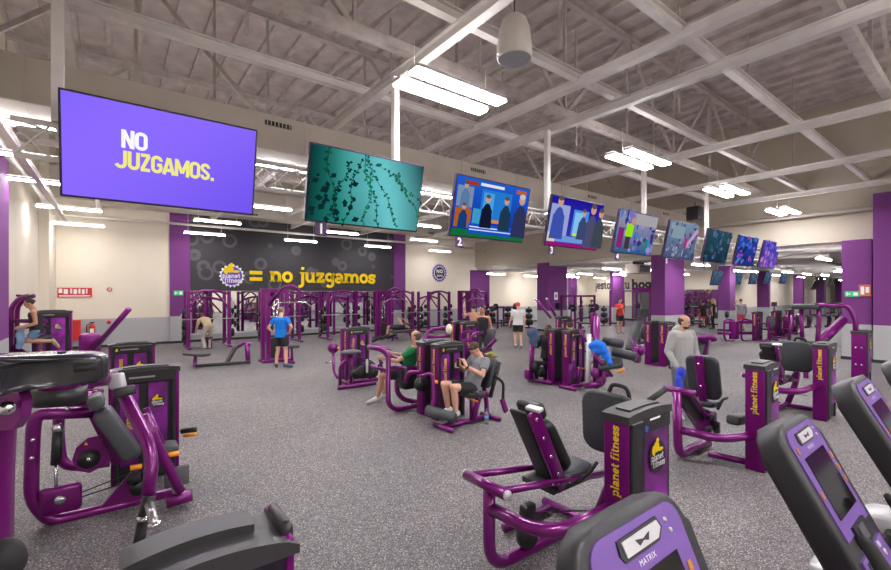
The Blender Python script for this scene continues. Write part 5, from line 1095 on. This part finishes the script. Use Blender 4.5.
def person(name_label, loc, head_to, pose=None, hair='short', hairc=(.03, .018, .012), skin=0, shirt=None, sleeves='short', legs='shorts', legc=(.02, .02, .022), shoec=(.6, .6, .62), s=1., vox=.012, look=None, extra=None, cap=None, beard=False, scale_w=1.):
    """head_to = unit direction (room) the body faces; pose overrides joints in body coordinates x right, y forward, z up"""
    J = dict(STAND); J.update(pose or {}); f = V((head_to[0], head_to[1], 0)).normalized(); rgt = V((f.y, -f.x, 0))
    W = {k: (rgt * v[0] + f * v[1] + Z_ * v[2]) * s for k, v in J.items()}
    r = thing('person', name_label, 'person', loc)
    sk = SKIN[skin]; side = (W['sR'] - W['sL']).normalized(); up = (W['nec'] - W['pel']).normalized(); hs = (W['hR'] - W['hL']).normalized()
    def torso(bm, g=0., top=1.):
        P0, P1, P2 = W['pel'], W['che'], W['nec']
        def fr(a, b): d = (b - a).normalized(); u = (side - d * side.dot(d)).normalized(); return u, d.cross(u)
        u0, v0 = fr(P0, P1); u1, v1 = fr(P1, P2); rs = []
        low = P0 - (P1 - P0).normalized() * .1 * s
        for (c, u, v, a, b) in ((low, u0, v0, .12, .1), (P0 - (P1 - P0).normalized() * .04 * s, u0, v0, .162, .118), (P0, u0, v0, .165, .118), (P0.lerp(P1, .45), u0, v0, .142, .1), (P1, u1, v1, .168, .118), (P1.lerp(P2, .45), u1, v1, .18, .112), (P1.lerp(P2, .78), u1, v1, .135, .085), (P2, u1, v1, .07, .062)):
            rs.append((c, u, v, (a * scale_w + g) * s, (b * scale_w + g) * s))
        return rs
    bm = bmesh.new(); ringtube(bm, torso(bm))
    # neck and head
    hd = W['hea']; hup = (hd - W['nec']).normalized(); limb(bm, W['nec'] - hup * .03 * s, hd - hup * .06 * s, .058 * s, .054 * s)
    lk = V((0, 0, 0)); L0 = look or (0, 1, 0); lk = (rgt * L0[0] + f * L0[1] + Z_ * L0[2]).normalized()
    hu = (hup * .6 + Z_ * .4); hu = (hu - lk * hu.dot(lk)).normalized(); hr = lk.cross(hu); ax = (hr, lk, hu)
    sphere(bm, hd + hu * .03 * s, (.073 * s, .092 * s, .09 * s), ax, 16); sphere(bm, hd - hu * .045 * s + lk * .022 * s, (.055 * s, .065 * s, .07 * s), ax, 14)
    sphere(bm, hd - hu * .012 * s + lk * .092 * s, (.012 * s, .02 * s, .024 * s), ax, 8)
    for q in (-1, 1): sphere(bm, hd + hr * q * .074 * s - hu * .005 * s, (.01 * s, .02 * s, .032 * s), ax, 8)
    hands = {}
    for S_ in 'LR':
        q = -1 if S_ == 'L' else 1
        limb(bm, W['s' + S_], W['e' + S_], .052 * s, .041 * s); limb(bm, W['e' + S_], W['w' + S_], .041 * s, .027 * s)
        limb(bm, W['che'].lerp(W['nec'], .55), W['s' + S_], .06 * s, .055 * s)
        # hand: palm, four curled fingers and a thumb
        fa = (W['w' + S_] - W['e' + S_]).normalized(); ha = J.get('hand' + S_); ha = (rgt * ha[0] + f * ha[1] + Z_ * ha[2]).normalized() if ha else fa
        pn = (f * .3 - rgt * q); pn = pn - ha * pn.dot(ha)
        pn = pn.normalized() if pn.length > .1 else ha.orthogonal(); acr = ha.cross(pn); wr = W['w' + S_]
        sphere(bm, wr + ha * .05 * s, (.04 * s, .016 * s, .048 * s), (acr, pn, ha), 10)
        for i in range(4):
            b0 = wr + ha * .085 * s + acr * (i - 1.5) * .02 * s; l = (.03, .035, .033, .026)[i] * s
            b1 = b0 + (ha + pn * .25).normalized() * l; b2 = b1 + (ha * .5 + pn * .8).normalized() * l * .8
            limb(bm, b0, b1, .0095 * s, .009 * s); limb(bm, b1, b2, .009 * s, .0075 * s)
        th0 = wr + ha * .03 * s - acr * .03 * s; th1 = th0 + (ha * .6 - acr * .7 + pn * .4).normalized() * .038 * s; limb(bm, th0, th1, .012 * s, .01 * s); limb(bm, th1, th1 + (ha + pn * .5).normalized() * .025 * s, .01 * s, .008 * s)
        limb(bm, W['h' + S_], W['k' + S_], .085 * s, .056 * s)
        kn, an = W['k' + S_], W['a' + S_]; mid = kn.lerp(an, .3) - f * .012 * s; limb(bm, kn, mid, .055 * s, .056 * s); limb(bm, mid, an, .056 * s, .036 * s); limb(bm, an, W['t' + S_], .036 * s, .03 * s)
        # shoe
        sb = bmesh.new(); t_ = W['t' + S_]; fd = (t_ - an); fd = fd.normalized(); heel = an - fd * .05 * s - Z_ * .02 * s if abs(fd.z) < .75 else an
        limb(sb, heel.lerp(an, .3), an.lerp(t_, .55), .047 * s, .045 * s); limb(sb, an.lerp(t_, .5), t_ + fd * .03 * s, .044 * s, .034 * s); sphere(sb, an + Z_ * .015 * s, .045 * s)
        fuse('shoe', sb, mat('shoe_%.2f_%.2f_%.2f' % shoec, shoec, .6), r, vox, 2)
        # sock
    fuse('body', bm, sk, r, vox, 3)
    # face
    fc = MB()
    for q in (-1, 1): fc.ell(hd + hr * q * .03 * s + lk * .083 * s + hu * .012 * s, (.011 * s, .008 * s, .007 * s), ax, 8, 6)
    fc.build('eyes', mat('eye_dark', (.02, .015, .012), .3), r, True)
    bw = MB()
    for q in (-1, 1): bw.obox(hd + hr * q * .031 * s + lk * .089 * s + hu * .032 * s, (.03 * s, .008 * s, .007 * s), ax, .002, 1)
    bw.obox(hd + lk * .086 * s - hu * .052 * s, (.04 * s, .006 * s, .007 * s), ax, .002, 1)
    bw.build('brows_and_mouth', mat('brow', (.09, .035, .028), .7), r, True)
    # hair
    hm = mat('hair_%.2f_%.2f_%.2f' % hairc, hairc, .75, bump=.8, bscale=60)
    if hair:
        hb = bmesh.new(); sphere(hb, hd + hu * .045 * s - lk * .014 * s, (.08 * s, .092 * s, .088 * s) if hair != 'bald' else (.077 * s, .088 * s, .056 * s), ax, 16)
        if hair == 'bald':
            hb.free(); hb = bmesh.new(); sphere(hb, hd + hu * .02 * s - lk * .008 * s, (.0785 * s, .092 * s, .092 * s), ax, 16)
            bmesh.ops.bisect_plane(hb, geom=hb.verts[:] + hb.edges[:] + hb.faces[:], plane_co=hd + hu * .06 * s, plane_no=(hu + lk * .15).normalized(), clear_outer=True); bmesh.ops.holes_fill(hb, edges=hb.edges[:])
            bmesh.ops.bisect_plane(hb, geom=hb.verts[:] + hb.edges[:] + hb.faces[:], plane_co=hd + lk * .022 * s, plane_no=lk, clear_outer=True); bmesh.ops.holes_fill(hb, edges=hb.edges[:])
        if hair in ('short',): sphere(hb, hd + hu * .075 * s + lk * .04 * s, (.068 * s, .05 * s, .04 * s), ax, 12)
        if hair in ('bun',): sphere(hb, hd + hu * .125 * s - lk * .03 * s, (.042 * s, .042 * s, .038 * s), ax, 12)
        if hair in ('long',):
            sphere(hb, hd - hu * .02 * s - lk * .05 * s, (.1 * s, .07 * s, .13 * s), ax, 14); limb(hb, hd - hu * .02 * s - lk * .07 * s, hd - hu * .34 * s - lk * .13 * s, .1 * s, .06 * s)
        # trim the part that would cover the face
        geo = hb.verts[:] + hb.edges[:] + hb.faces[:]
        bmesh.ops.bisect_plane(hb, geom=geo, plane_co=hd + lk * .055 * s + hu * .03 * s, plane_no=(lk * .8 - hu * .6).normalized(), clear_outer=True)
        bmesh.ops.holes_fill(hb, edges=hb.edges[:]) if hasattr(bmesh.ops, 'holes_fill') else None
        fuse('hair', hb, hm, r, .011, 2)
    if beard:
        bb = bmesh.new(); sphere(bb, hd - hu * .07 * s + lk * .035 * s, (.056 * s, .058 * s, .05 * s), ax, 12); bmesh.ops.bisect_plane(bb, geom=bb.verts[:] + bb.edges[:] + bb.faces[:], plane_co=hd - hu * .06 * s, plane_no=hu, clear_outer=True); bmesh.ops.holes_fill(bb, edges=bb.edges[:]); fuse('beard', bb, hm, r, .01, 2)
    if cap:
        cb = bmesh.new(); sphere(cb, hd + hu * .04 * s - lk * .008 * s, (.092 * s, .108 * s, .1 * s), ax, 16); bmesh.ops.bisect_plane(cb, geom=cb.verts[:] + cb.edges[:] + cb.faces[:], plane_co=hd - hu * .02 * s, plane_no=-hu, clear_outer=True); bmesh.ops.holes_fill(cb, edges=cb.edges[:]); fuse('cap', cb, mat('cap_%.2f_%.2f_%.2f' % cap, cap, .7), r, .01, 2)
    def cm(c): return mat('cloth_%.3f_%.3f_%.3f' % c, c, .85, bump=.5, bscale=25)
    if shirt:
        sb = bmesh.new(); T = torso(sb, .022)[1:]; T[0] = (T[0][0] - up * .03 * s, T[0][1], T[0][2], T[0][3] * 1.06, T[0][4] * 1.08); T[-1] = (T[-1][0] - up * .01 * s, T[-1][1], T[-1][2], T[-1][3] * .98, T[-1][4] * .98)
        if sleeves == 'tank': T = T[:-1]; T[-1] = (T[-1][0], T[-1][1], T[-1][2], T[-1][3] * .8, T[-1][4])
        ringtube(sb, T)
        for S_ in 'LR':
            if sleeves == 'tank': continue
            a, b, w_ = W['s' + S_], W['e' + S_], W['w' + S_]; limb(sb, W['che'].lerp(W['nec'], .55), a, .076 * s, .068 * s)
            if sleeves == 'short': limb(sb, a, a.lerp(b, .62), .07 * s, .066 * s, False); sphere(sb, a, .07 * s)
            else: limb(sb, a, b, .072 * s, .06 * s); limb(sb, b, w_, .058 * s, .043 * s)
        if sleeves == 'hood':
            sphere(sb, W['nec'] - lk * .06 * s + up * .0 * s, (.12 * s, .08 * s, .085 * s), (side, side.cross(up), up), 14); sphere(sb, W['nec'] + lk * .03 * s - up * .03 * s, (.1 * s, .06 * s, .04 * s), (side, side.cross(up), up), 12)
            T0 = W['pel']; ringtube(sb, [(T0 - up * .12 * s, side, side.cross(up), .19 * s, .15 * s), (T0 + up * .05 * s, side, side.cross(up), .195 * s, .155 * s), (W['che'], side, side.cross(up), .2 * s, .15 * s)])
        fuse('shirt' if sleeves != 'hood' else 'hoodie', sb, cm(shirt), r, vox, 4)
    if legs:
        lb = bmesh.new(); T = torso(lb, .012)[:4]; T[3] = (W['pel'].lerp(W['che'], .12), T[3][1], T[3][2], .166 * s, .122 * s); ringtube(lb, T)
        for S_ in 'LR':
            h, k, a = W['h' + S_], W['k' + S_], W['a' + S_]
            if legs == 'shorts': limb(lb, h, h.lerp(k, .72), .105 * s, .09 * s, False); sphere(lb, h, .104 * s)
            else: limb(lb, h, k, .1 * s, .078 * s); limb(lb, k, k.lerp(a, .93), .078 * s, .058 * s)
        fuse('shorts' if legs == 'shorts' else 'trousers', lb, cm(legc), r, vox, 4)
    if extra: extra(r, W, f, rgt, lk, hu)
    return r
def facing(px, py=None): # view-space direction helper: (right, forward) -> room
    return V((RX * px + FX * py, RY * px + FY * py, 0)).normalized()
# man in grey hoodie, standing, looking down to the right of the picture
def towel(r, W, f, rgt, lk, hu):
    b = bmesh.new(); p = W['wR'] + f * .1 - Z_ * .04 + rgt * .03
    for k in range(6): q_ = p + V((random.uniform(-.05, .05), random.uniform(-.05, .05), -.05 * k)); sphere(b, q_, (.06, .045, .07))
    limb(b, p, p - Z_ * .34 + rgt * .04, .05, .06); fuse('blue_cloth', b, mat('cloth_royal', (.03, .06, .55), .8, bump=.6, bscale=30), r, .012, 3)
person('bearded man in a light grey hoodie and grey trousers holding a blue cloth', P(682, 417, z=0), facing(.25, -.95),
       dict(hea=(.0, .04, 1.625), wR=(.26, .16, .9), wL=(-.3, .06, .9), eR=(.27, -.02, 1.13), eL=(-.3, -.03, 1.14)), 'bald', (.05, .03, .02), 0, (.36, .36, .35), 'hood', 'long', (.13, .13, .14), (.55, .55, .57), 1.0, .010, look=(-.5, .85, -.2), beard=True, extra=towel, scale_w=1.05)
# seated man with phone
def phone(r, W, f, rgt, lk, hu):
    c = (W['wL'] + W['wR']) / 2 + f * .09 + Z_ * .05; MB().obox(c, (.07, .012, .14), (rgt, (f * .5 - Z_ * .0 + f).normalized(), Z_), .003, 1).build('phone', BLK, r, True)
    MB().tube([W['wL'] - (W['wL'] - W['eL']).normalized() * .02, W['wL'] - (W['wL'] - W['eL']).normalized() * .045], .038, n=12).build('wristband', BLK, r, True)
hp = V((4.62, 5.38, -.03)); fdir = V((-1, .1, 0)).normalized()
SIT = dict(pel=(0, 0, .6), che=(0, -.17, .92), nec=(0, -.2, 1.09), hea=(0, -.1, 1.22), sL=(-.18, -.19, 1.04), sR=(.18, -.19, 1.04), hL=(-.09, .02, .6), hR=(.09, .02, .6), kL=(-.14, .42, .68), kR=(.14, .42, .68), aL=(-.13, .36, .26), aR=(.13, .34, .26), tL=(-.15, .52, .2), tR=(.15, .5, .2),
           eL=(-.27, -.05, .84), eR=(.27, -.05, .84), wL=(-.1, .15, .98), wR=(.08, .16, .98), handL=(.3, .2, .9), handR=(-.3, .2, .9))
person('seated man in grey t-shirt and black shorts looking down at a phone', hp, fdir, SIT, 'short', (.06, .03, .015), 0, (.2, .21, .23), 'short', 'shorts', (.015, .015, .018), (.65, .65, .65), 1.0, .010, look=(0, .75, -.65), extra=phone)
# man in green t-shirt pressing, facing left of the picture
person('bald man in a green t-shirt seated and gripping press handles', V((4.36, 6.94, 0)), facing(-.93, .25), dict(SIT, hea=(0, -.2, 1.27), che=(0, -.12, .92), nec=(0, -.18, 1.1), eL=(-.3, .05, .86), eR=(.3, .05, .86), wL=(-.22, .34, .88), wR=(.22, .34, .92), handL=(0, 1, .2), handR=(0, 1, .2), kL=(-.14, .42, .55), kR=(.14, .42, .55), aL=(-.13, .5, .12), aR=(.13, .5, .12), tL=(-.14, .67, .05), tR=(.14, .67, .05)), 'bald', (.12, .09, .07), 0, (.01, .2, .06), 'short', 'shorts', (.015, .015, .018), (.6, .6, .6), 1.02, .012, look=(0, 1, -.05))
# man in blue t-shirt seen from behind, hand on hip
person('man in bright blue t-shirt and black shorts standing with hands on hips, seen from behind', P(281, 368, z=0), facing(.15, 1), dict(eL=(-.36, -.06, 1.16), wL=(-.22, .03, .98), eR=(.36, -.06, 1.18), wR=(.22, .05, 1.0), handL=(.7, .5, -.2), handR=(-.7, .5, -.2), aL=(-.14, -.03, .09), aR=(.17, -.03, .09), tL=(-.2, .1, .035), tR=(.25, .1, .035), kR=(.14, .02, .51)), 'short', (.2, .17, .14), 0, (.0, .17, .62), 'short', 'shorts', (.012, .012, .016), (.03, .06, .1), .98, .012, look=(.25, 1, 0))
# man in white shirt and red cap walking away
person('man with red cap, white t-shirt and black shorts walking away', P(518, 348, z=0), facing(0, 1), dict(kL=(-.1, .12, .52), aL=(-.1, -.0, .12), tL=(-.1, .15, .05), kR=(.1, -.02, .5), aR=(.09, -.22, .14), tR=(.09, -.1, .04), eL=(-.28, -.05, 1.13), wL=(-.32, .1, .93)), None, (.05, .03, .02), 0, (.6, .6, .6), 'short', 'shorts', (.015, .015, .018), (.6, .6, .6), 1.0, .016, cap=(.6, .03, .03), scale_w=1.15)
# man in red shirt
person('man in a red t-shirt and black shorts beside the far purple column', P(619.5, 333.5, z=0), facing(.35, -.9), dict(eR=(.26, .02, 1.2), wR=(.12, .18, 1.3)), 'short', (.1, .05, .02), 0, (.6, .025, .02), 'short', 'shorts', (.02, .02, .024), (.5, .3, .3), 1.05, .018)
# woman seated from behind with long hair
person('woman with long dark hair in black, seated with her back to the aisle', V(tuple(P(548, 372, w=10.6)[:2]) + (0,)), facing(.35, .93), dict(SIT, che=(0, -.0, .92), nec=(0, .03, 1.1), hea=(0, .12, 1.24), sL=(-.16, .0, 1.04), sR=(.16, .0, 1.04), kL=(-.12, .4, .55), kR=(.12, .4, .55), aL=(-.12, .45, .12), aR=(.12, .45, .12), tL=(-.12, .6, .05), tR=(.12, .6, .05)), 'long', (.06, .028, .014), 0, (.015, .012, .014), 'long', 'long', (.015, .012, .014), (.1, .1, .1), .98, .013)
person('person with denim jacket seated at the far end of the double tower machine', V(tuple(P(533, 372, w=11.2)[:2]) + (0,)), facing(-.3, .9), dict(SIT), None, (.03, .02, .01), 0, (.07, .11, .2), 'long', 'long', (.02, .02, .03), (.1, .1, .1), .85, .015) if False else None
person('person with dark curly hair behind the double tower, only head showing', V(tuple(P(570, 360, w=11.)[:2]) + (0,)), facing(.2, .9), dict(SIT, hea=(0, -.1, 1.27)), 'short', (.04, .02, .012), 0, (.1, .08, .08), 'short', 'shorts', (.02, .02, .03), (.1, .1, .1), 1., .015)
# woman kneeling on the dip machine
person('woman in black vest and denim shorts kneeling on the dip machine', V(tuple(P(37, 340, w=10.1)[:2]) + (0,)), facing(-.73, -.68), dict(pel=(0, 0, 1.27), che=(0, .02, 1.6), nec=(0, .06, 1.76), hea=(0, .13, 1.91), sL=(-.16, .05, 1.7), sR=(.16, .05, 1.7), hL=(-.09, 0, 1.25), hR=(.09, 0, 1.25), kL=(-.1, .16, 1.04), kR=(.1, .16, 1.04), aL=(-.1, -.28, 1.0), aR=(.1, -.28, 1.0), tL=(-.1, -.36, .88), tR=(.1, -.36, .88), eL=(-.2, .02, 1.45), eR=(.2, .02, 1.45), wL=(-.18, .25, 1.36), wR=(.18, .25, 1.36), handL=(0, 1, -.2), handR=(0, 1, -.2)), 'bun', (.02, .012, .01), 1, (.012, .012, .014), 'tank', 'shorts', (.12, .2, .3), (.3, .26, .14), .98, .013, look=(0, .9, -.2))
# man bending at the leftmost rack
person('bending person in beige top and pale trousers leaning over the bench in the leftmost rack', P(207, 349, z=0), facing(-.75, .6), dict(pel=(0, -.15, .9), che=(0, .12, 1.12), nec=(0, .3, 1.2), hea=(0, .45, 1.26), sL=(-.18, .26, 1.16), sR=(.18, .26, 1.16), hL=(-.1, -.15, .86), hR=(.1, -.15, .86), kL=(-.14, .05, .5), kR=(.14, .05, .5), eL=(-.24, .35, .88), eR=(.24, .35, .88), wL=(-.2, .5, .68), wR=(.2, .5, .68)), 'short', (.12, .05, .025), 0, (.5, .38, .24), 'short', 'long', (.5, .45, .36), (.5, .5, .5), .95, .015)
# far figures
person('person in black vest and dark trousers standing by the racks under the violet decal', P(411, 330, z=0), facing(.6, -.8), dict(eL=(-.25, .1, 1.15), wL=(-.1, .25, 1.1), eR=(.25, .1, 1.15), wR=(.1, .25, 1.1)), 'short', (.03, .02, .012), 0, (.2, .12, .08), 'tank', 'long', (.03, .05, .12), (.1, .1, .1), .93, .018)
person('bare-shouldered man in front of the right-hand rack under the decal', V(tuple(P(474, 350, w=15)[:2]) + (0,)), facing(.3, 1), dict(eL=(-.32, .05, 1.35), wL=(-.36, .1, 1.6), eR=(.32, .05, 1.35), wR=(.36, .1, 1.6)), 'short', (.03, .02, .012), 1, None, 'tank', 'shorts', (.03, .03, .04), (.1, .1, .1), .98, .018)
person('woman in dark top standing beside the double tower behind the phone man', V(tuple(P(483, 350, w=13.2)[:2]) + (0,)), facing(-.3, -.9), None, 'long', (.04, .02, .012), 1, (.012, .012, .014), 'tank', 'long', (.1, .1, .11), (.1, .1, .1), .97, .018)
person('person in black clothes training at the far rack, right of the wide column', P(592, 327, z=0), facing(-.9, -.2), dict(eR=(.3, .15, 1.3), wR=(.15, .3, 1.45)), 'short', (.02, .012, .01), 1, (.015, .015, .016), 'short', 'long', (.015, .015, .02), (.1, .1, .1), .97, .02)
person('second person in black beside the far rack, nearer the red shirt man', P(581, 328, z=0), facing(.7, -.4), None, 'short', (.02, .012, .01), 1, (.02, .02, .022), 'short', 'long', (.015, .015, .02), (.1, .1, .1), .95, .02)
person('blond person in black standing in front of the dark far mirror', P(713, 329, z=0), facing(-.8, .4), dict(eL=(-.3, .1, 1.2)), 'long', (.5, .4, .25), 0, (.012, .012, .014), 'short', 'long', (.012, .012, .014), (.1, .1, .1), 1.02, .02)
person('person in black top and pink shorts left of the blond person', P(703, 328, z=0), facing(.2, 1), dict(pel=(0, -.1, .8), kL=(-.1, .2, .5), kR=(.1, .2, .5)), 'short', (.02, .012, .01), 1, (.012, .012, .014), 'short', 'shorts', (.7, .08, .13), (.1, .1, .1), .95, .02)
person('person in grey top and pink shorts standing behind the far loop-framed machine', P(741, 331, z=0), facing(.2, 1), dict(eL=(-.3, .1, 1.35), wL=(-.15, .2, 1.6)), 'short', (.02, .012, .01), 1, (.3, .28, .3), 'short', 'shorts', (.7, .08, .13), (.1, .1, .1), 1.02, .02)
person('man in dark top reclining on the low bench near the racks', P(399, 340, z=0), facing(-.9, .4), dict(pel=(0, .1, .6), che=(0, -.22, .64), nec=(0, -.4, .66), hea=(0, -.54, .68), sL=(-.18, -.36, .64), sR=(.18, -.36, .64), hL=(-.1, .12, .6), hR=(.1, .12, .6), kL=(-.16, .5, .62), kR=(.16, .5, .62), aL=(-.16, .6, .12), aR=(.16, .6, .12), tL=(-.16, .75, .05), tR=(.16, .75, .05), eL=(-.3, -.3, .85), eR=(.3, -.3, .85), wL=(-.2, -.1, 1.0), wR=(.2, -.1, 1.0)), 'short', (.03, .02, .012), 0, (.02, .02, .03), 'short', 'shorts', (.02, .02, .03), (.2, .2, .2), .95, .018)
# ---- loose things
c = P(486.5, 424, z=0); bt = thing('water_bottle', 'clear plastic water bottle with blue cap standing on the floor by the seated man', 'bottle', c)
MB().lathe(c, [(.0, .0), (.032, .002), (.034, .02), (.032, .1), (.034, .17), (.02, .2), (.013, .215), (.013, .225)], 16).build('body', mat('clear_plastic', (.75, .85, .95), .1, trans=.8), bt); MB().cyl(c + Z_ * .234, Z_, .016, .022, 14).build('cap', mat('cap_blue', (.02, .1, .5), .4), bt); MB().cyl(c + Z_ * .11, Z_, .0345, .05, 16).build('label', mat('label_blue', (.15, .4, .75), .5), bt)
bm = bmesh.new()
for (a, b_, w_, r_) in ((592, 346, 9.25, .09), (597, 344, 9.2, .1), (602, 346, 9.15, .1), (605, 351, 9.1, .09), (608, 357, 9.05, .08), (610, 363, 9.0, .07), (596, 351, 9.2, .08), (600, 351, 9.15, .08), (603, 357, 9.1, .05)): sphere(bm, P(a, b_, w=w_), (r_ * 1.1, r_ * .8, r_))
o = fuse('blue_towel', bm, mat('towel_azure', (.01, .16, .72), .9, bump=.9, bscale=22), None, .025, 4); tag(o, 'bright azure towel draped over the arm of the double tower machine', 'towel')
bm = bmesh.new()
for (a, b_, r_) in ((530, 333, .13), (534, 332, .14), (537, 338, .12), (532, 341, .13), (535, 345, .1)): sphere(bm, P(a, b_, w=10.3), (r_ * .7, r_ * .6, r_ * .8))
o = fuse('denim_jacket', bm, mat('denim', (.07, .11, .2), .9, bump=.6, bscale=25), None, .025, 4); tag(o, 'folded blue denim jacket hung on the left post of the double tower machine', 'jacket')
bm = bmesh.new()
for (a, b_, r_) in ((21, 329, .08), (20, 335, .09), (21, 341, .09), (19, 346, .07)): sphere(bm, P(a, b_, w=9.9), (r_, r_ * .6, r_ * 1.2))
o = fuse('hanging_towel', bm, mat('towel_pale_blue', (.22, .36, .55), .9, bump=.6, bscale=25), None, .025, 4); tag(o, 'pale blue towel hanging from the dip machine frame', 'towel')
o = MB().lathe(P(425, 346, w=7.6), [(0, -.1), (.035, -.1), (.037, .06), (.02, .1), (.015, .12), (0, .12)], 14).build('drink_bottle', mat('bottle_navy', (.02, .06, .25), .3)); tag(o, 'dark blue drink bottle standing beside the double tower cap', 'bottle')
bm = bmesh.new(); sphere(bm, P(449, 329, w=12.4), (.1, .1, .15)); o = fuse('exercise_ball', bm, mat('ball_cream', (.75, .68, .55), .5), None, .03, 2); tag(o, 'pale cream ball hanging beside the double tower behind the phone man', 'ball')
bm = bmesh.new()
for (a, b_, r_) in ((487, 355, .06), (491, 354, .07), (495, 356, .06), (492, 359, .05)): sphere(bm, P(a, b_, w=7.55), (r_, r_ * .7, r_ * .7))
o = fuse('patterned_towel', bm, mat('towel_olive', (.28, .25, .07), .9, bump=.9, bscale=40, var=.5, vscale=25), None, .02, 3); tag(o, 'small olive yellow towel lying over the top of the phone man\'s backrest', 'towel')
